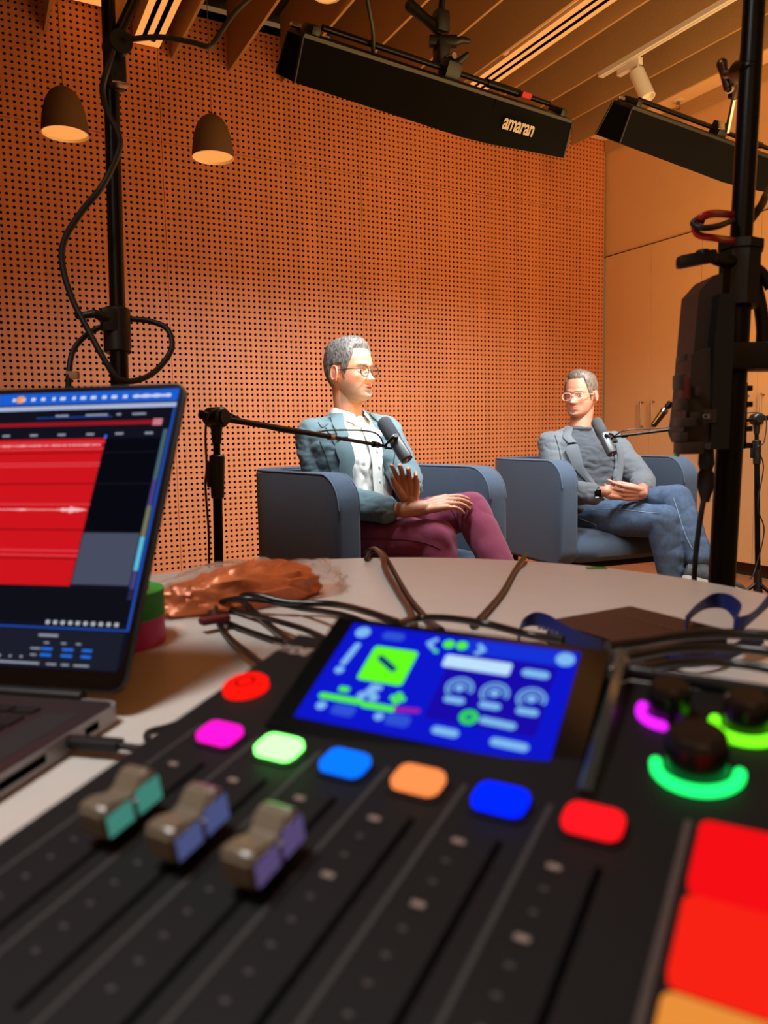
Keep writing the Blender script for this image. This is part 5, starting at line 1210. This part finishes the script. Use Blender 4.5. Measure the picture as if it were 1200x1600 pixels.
# socks and shoes
M_SHOE = mat('brown_shoe', (50, 36, 28), .4); M_SOLE = mat('pale_sole', (150, 145, 138), .6)
def shoe(root, ankle, toe_dir, up, m, ms, sock):
    d = V(toe_dir).normalized(); u = (V(up) - d * V(up).dot(d)).normalized(); s_ = d.cross(u); c = ankle - u * .075
    rings = []
    for x, w_, h_ in ((-.075, .018, .05), (-.068, .030, .075), (-.04, .036, .085), (0, .038, .085), (.05, .041, .065), (.10, .046, .050), (.14, .044, .042), (.17, .034, .035), (.185, .016, .024)):
        rings.append([c + d * x + s_ * w_ * math.cos(a) + u * (h_ / 2 + h_ / 2 * math.copysign(abs(math.sin(a)) ** .8, math.sin(a))) for a in [2 * math.pi * k / 20 for k in range(20)]])
    sh_ = obj('shoe', B().loft(rings), m, root)
    rings = [[c + d * x * 1.03 + s_ * w_ * 1.1 * q + u * z for q, z in ((-1, .004), (1, .004), (1, -.016), (-1, -.016))] for x, w_ in ((-.078, .02), (-.06, .033), (0, .036), (.06, .040), (.12, .045), (.16, .036), (.187, .014))]
    obj('sole', B().loft(rings), ms, sh_)
    obj('sock', B().chain([ankle - u * .03, ankle + sock * .1], [.042, .040], 24), M_SOCK, root)
M_SOCK = mat('grey_ribbed_sock', (72, 80, 90), .95, bump=.5, bs=300)
shoe(root1, aR + V((0, 0, -.01)) if False else V((aR.x, aR.y, .095)), f1, V((0, 0, 1)), M_SHOE, M_SOLE, V((0, 0, 1)))
shoe(root1, aL + (aL - kL).normalized() * .06, HD(.6, -.6) + V((0, 0, -.35)), (kL - aL), M_SHOE, M_SOLE, (kL - aL).normalized())

# ---- man in the grey jacket
f2 = HD(.42, -.91)
pel2 = P(918, 808, 3.92); nk2 = P(905, 672, 3.94)
root2 = thing('person', 'seated man, clear glasses, grey jacket, dark jumper, blue jeans, hands clasped, looking aside', 'person', (pel2.x, pel2.y, 0))
T2_ = Torso(pel2, nk2, f2, TT)
MH2 = head_frame(P(907, 619, 3.93), HD(-.64, -.77), pitch=-1, roll=0) @ Matrix.Scale(.955, 4)
shR2 = P(862, 695, 3.88); elR2 = P(876, 770, 3.76); wrR2 = P(947, 768, 3.55)
shL2 = P(956, 695, 4.0); elL2 = P(1004, 752, 3.86); wrL2 = P(1003, 772, 3.57)
def hands2(b):
    hand(b, wrR2, rx + V((0, 0, .02)) + fw * .05, fw * .7 - V((0, 0, .6)), V((0, 0, 1)) + fw * .3, curl=(16, 18, 20, 24), spread=2, thumb=(14, 6))
    hand(b, P(1003, 771, 3.53), -rx * 1.0 + V((0, 0, .06)), fw * .8 - V((0, 0, .35)), V((0, 0, 1)) - fw * .3, curl=(22, 24, 26, 30), spread=7, thumb=(20, 14))
skin2 = ((176, 121, 100), (140, 108, 94), (176, 98, 90), (215, 120, 106), (120, 88, 70), .5)
build_body('two', root2, MH2, T2_, [(shR2, elR2, wrR2), (shL2, elL2, wrL2)], hands2, None, skin2, nk2 + V((0, 0, -.03)))
face_bits(MH2, root2, (-.003, 0))
hm2 = hair_mat('brown_grey_hair', (40, 32, 26), (112, 100, 88))
hair(MH2, root2, hm2, .0075, .088, lambda a: 1.2 + 1.0 * math.cos(a - .5))
glasses(MH2, root2, mat('clear_frame', (215, 170, 165), .12, alpha=.6), .0022, .0245, .0195, .62, .10)
M_JK2 = mat('grey_wool', (92, 98, 104), .9, bump=.4, bs=900, var=.06, vs=500, spec=.2, sheen=.1)
op2 = lambda t: 5 if t < .2 else (5 + 27 * min(1, (t - .2) / .35) if t < .84 else 32 + 24 * (t - .84) / .16)
j = jacket(T2_, op2, [(shR2, elR2, P(928, 772, 3.58)), (shL2, elL2, P(1003, 766, 3.70))], tsj)
jk2 = garment('jacket', j, .0042, M_JK2, root2, cloth_noise(.0045, 10, (1.0, 1.0, 2.2), .0065), 4)
for s in (-1, 1):
    obj('lapel', B().loft(lapel(T2_, s, [.18, .24, .32, .4, .48, .56, .64, .7, .76, .8], op2, wl, .026, s, .010)), M_JK2, jk2)
    obj('collar', B().loft(lapel(T2_, s, [.825, .86, .89, .92, .95, .975, 1.0, 1.02], op2, lambda t: .048, .025, s, .010)), mat('black_collar', (24, 22, 24), .9) if s > 0 else M_JK2, jk2)
q = T2_.pt(.18, R(-9), .024); obj('front_button', B().cyl(q, q + T2_.f * .005, .010, seg=18), M_BLACK, jk2)
M_JP = mat('charcoal_knit', (58, 64, 72), .95, bump=.8, bs=700, var=.2, vs=400, sheen=.1)
b = B().loft(torso_rings(T2_, [-.02, .05, .12, .2, .28, .36, .45, .54, .62, .7, .76, .84, .9, .95, .99, 1.03], -.009, 48))
garment('jumper', b, .005, M_JP, root2, cloth_noise(.006, 10, (1, 1, 2.2), .014), 2)
obj('neckband', B().tube([T2_.C1 + T2_.l * .064 * math.sin(k * .5236) + T2_.f * (.066 * math.cos(k * .5236) - .008) + T2_.u * (.010 - .012 * math.cos(k * .5236)) for k in range(12)], .0085, 8, 3, closed=True), M_JP, root2)
M_JN = mat('blue_denim', (70, 88, 114), .9, bump=.4, bs=1100, var=.14, vs=55, spec=.2)
hR2, kR2, aR2 = pel2 + HD(-.9, -.4) * .085, P(1036, 814, 3.50), P(1060, 1000, 3.50)
hL2, kL2, aL2 = pel2 + HD(.9, .4) * .085 + V((0, 0, .02)), P(1056, 781, 3.58), P(1094, 874, 3.42)
aR2.z = .11
b = legs(B(), hR2, kR2, aR2, hL2, kL2, aL2, (.100, .086, .074, .060)); b.sph(pel2, (.17, .15, .12)); b.cyl(pel2 + V((0, 0, -.02)), pel2.lerp(nk2, .12), .15, .14)
jn = garment('jeans', b, .0045, M_JN, root2, knee_folds([(kR2.lerp(hR2, .3), (rx + V((0, 0, .8))).normalized()), (kL2.lerp(hL2, .35), (rx + V((0, 0, -.5))).normalized()), (aL2, V((0, 0, 1)))], .0045), 4)
shoe(root2, V((aR2.x, aR2.y, .095)), HD(.5, -.85), V((0, 0, 1)), mat('grey_sneaker', (70, 72, 76), .7), M_SOLE, V((0, 0, 1)))
shoe(root2, aL2 + (aL2 - kL2).normalized() * .045, rx * .95 + V((0, 0, -.22)) - FWD * .35, (kL2 - aL2), mat('grey_sneaker2', (60, 64, 72), .7), M_SOLE, (kL2 - aL2).normalized())
# wrist watch
wa = obj('watch_strap', B().cyl(P(929, 771, 3.57), P(937, 770, 3.565), .0315, seg=28), M_RUBBER, root2)
obj('watch_face', B().box((0, 0, 0), (.032, .010, .038), M=frame(P(934, 771, 3.525), XA, YA, ZA), bev=.005), mat('watch_glass', (6, 6, 8), .1), wa)
obj('watch_display', B().box((0, 0, 0), (.016, .0006, .006), M=frame(P(933, 777, 3.5175), XA, YA, ZA)).box((0, 0, 0), (.005, .0006, .005), M=frame(P(930, 766, 3.5175), XA, YA, ZA)), glow('watch_white', (200, 205, 215), 1.0), wa)

# ---- stitched seams and edges that follow the cloth
from mathutils.bvhtree import BVHTree
def on_cloth(o, pts, r, m, name='seam', n=6, lift=.0008):
    M_ = MW(o); bv = BVHTree.FromPolygons([M_ @ v.co for v in o.data.vertices], [p.vertices[:] for p in o.data.polygons]); out = []
    fine = catmull([V((x, y, 0)) for x, y in pts], n)
    for q in fine:
        d = ray(q.x, q.y).normalized(); h = bv.ray_cast(V((0, 0, H)), d)
        if h[0] is not None and (not out or (h[0] - out[-1]).length < .08): out.append(h[0] - d * lift)
    if len(out) > 2: obj(name, B().tube(out, r, 6, 2), m, o)
M_S1 = mat('maroon_seam', (62, 20, 34), .9); M_S2 = mat('pale_stitching', (130, 146, 166), .9); M_S3 = mat('dark_seam', (34, 42, 48), .9); M_S4 = mat('teal_seam', (28, 42, 48), .9)
on_cloth(tr1, [(565, 842), (600, 842), (640, 844), (670, 850), (688, 858)], .0016, M_S1)
on_cloth(tr1, [(700, 790), (708, 800), (714, 815), (722, 838), (731, 858), (738, 872)], .0016, M_S1)
on_cloth(jn, [(925, 797), (950, 795), (980, 797), (1005, 800), (1030, 802)], .0016, M_S2)
on_cloth(jn, [(1052, 778), (1058, 795), (1064, 815), (1072, 838), (1082, 858)], .0016, M_S2)
on_cloth(jn, [(906, 810), (918, 815), (930, 820), (931, 830)], .0014, M_S2)
on_cloth(jk2, [(880, 672), (890, 685), (902, 705), (912, 725), (921, 742)], .0024, M_S3, 'lapel_edge')
on_cloth(jk2, [(867, 680), (873, 700), (877, 720), (880, 735)], .0022, M_S3, 'shoulder_seam')
on_cloth(jk1, [(509, 668), (520, 690), (533, 712), (543, 732), (556, 752)], .0026, M_S4, 'lapel_edge')
on_cloth(jk1, [(497, 660), (504, 668), (513, 662)], .0022, M_S4, 'lapel_notch')
on_cloth(jk1, [(500, 690), (508, 708), (513, 725), (520, 745)], .0022, M_S4, 'armhole_seam')
on_cloth(jk1, [(622, 690), (617, 710), (614, 730), (612, 745)], .0020, M_S4, 'armhole_seam')
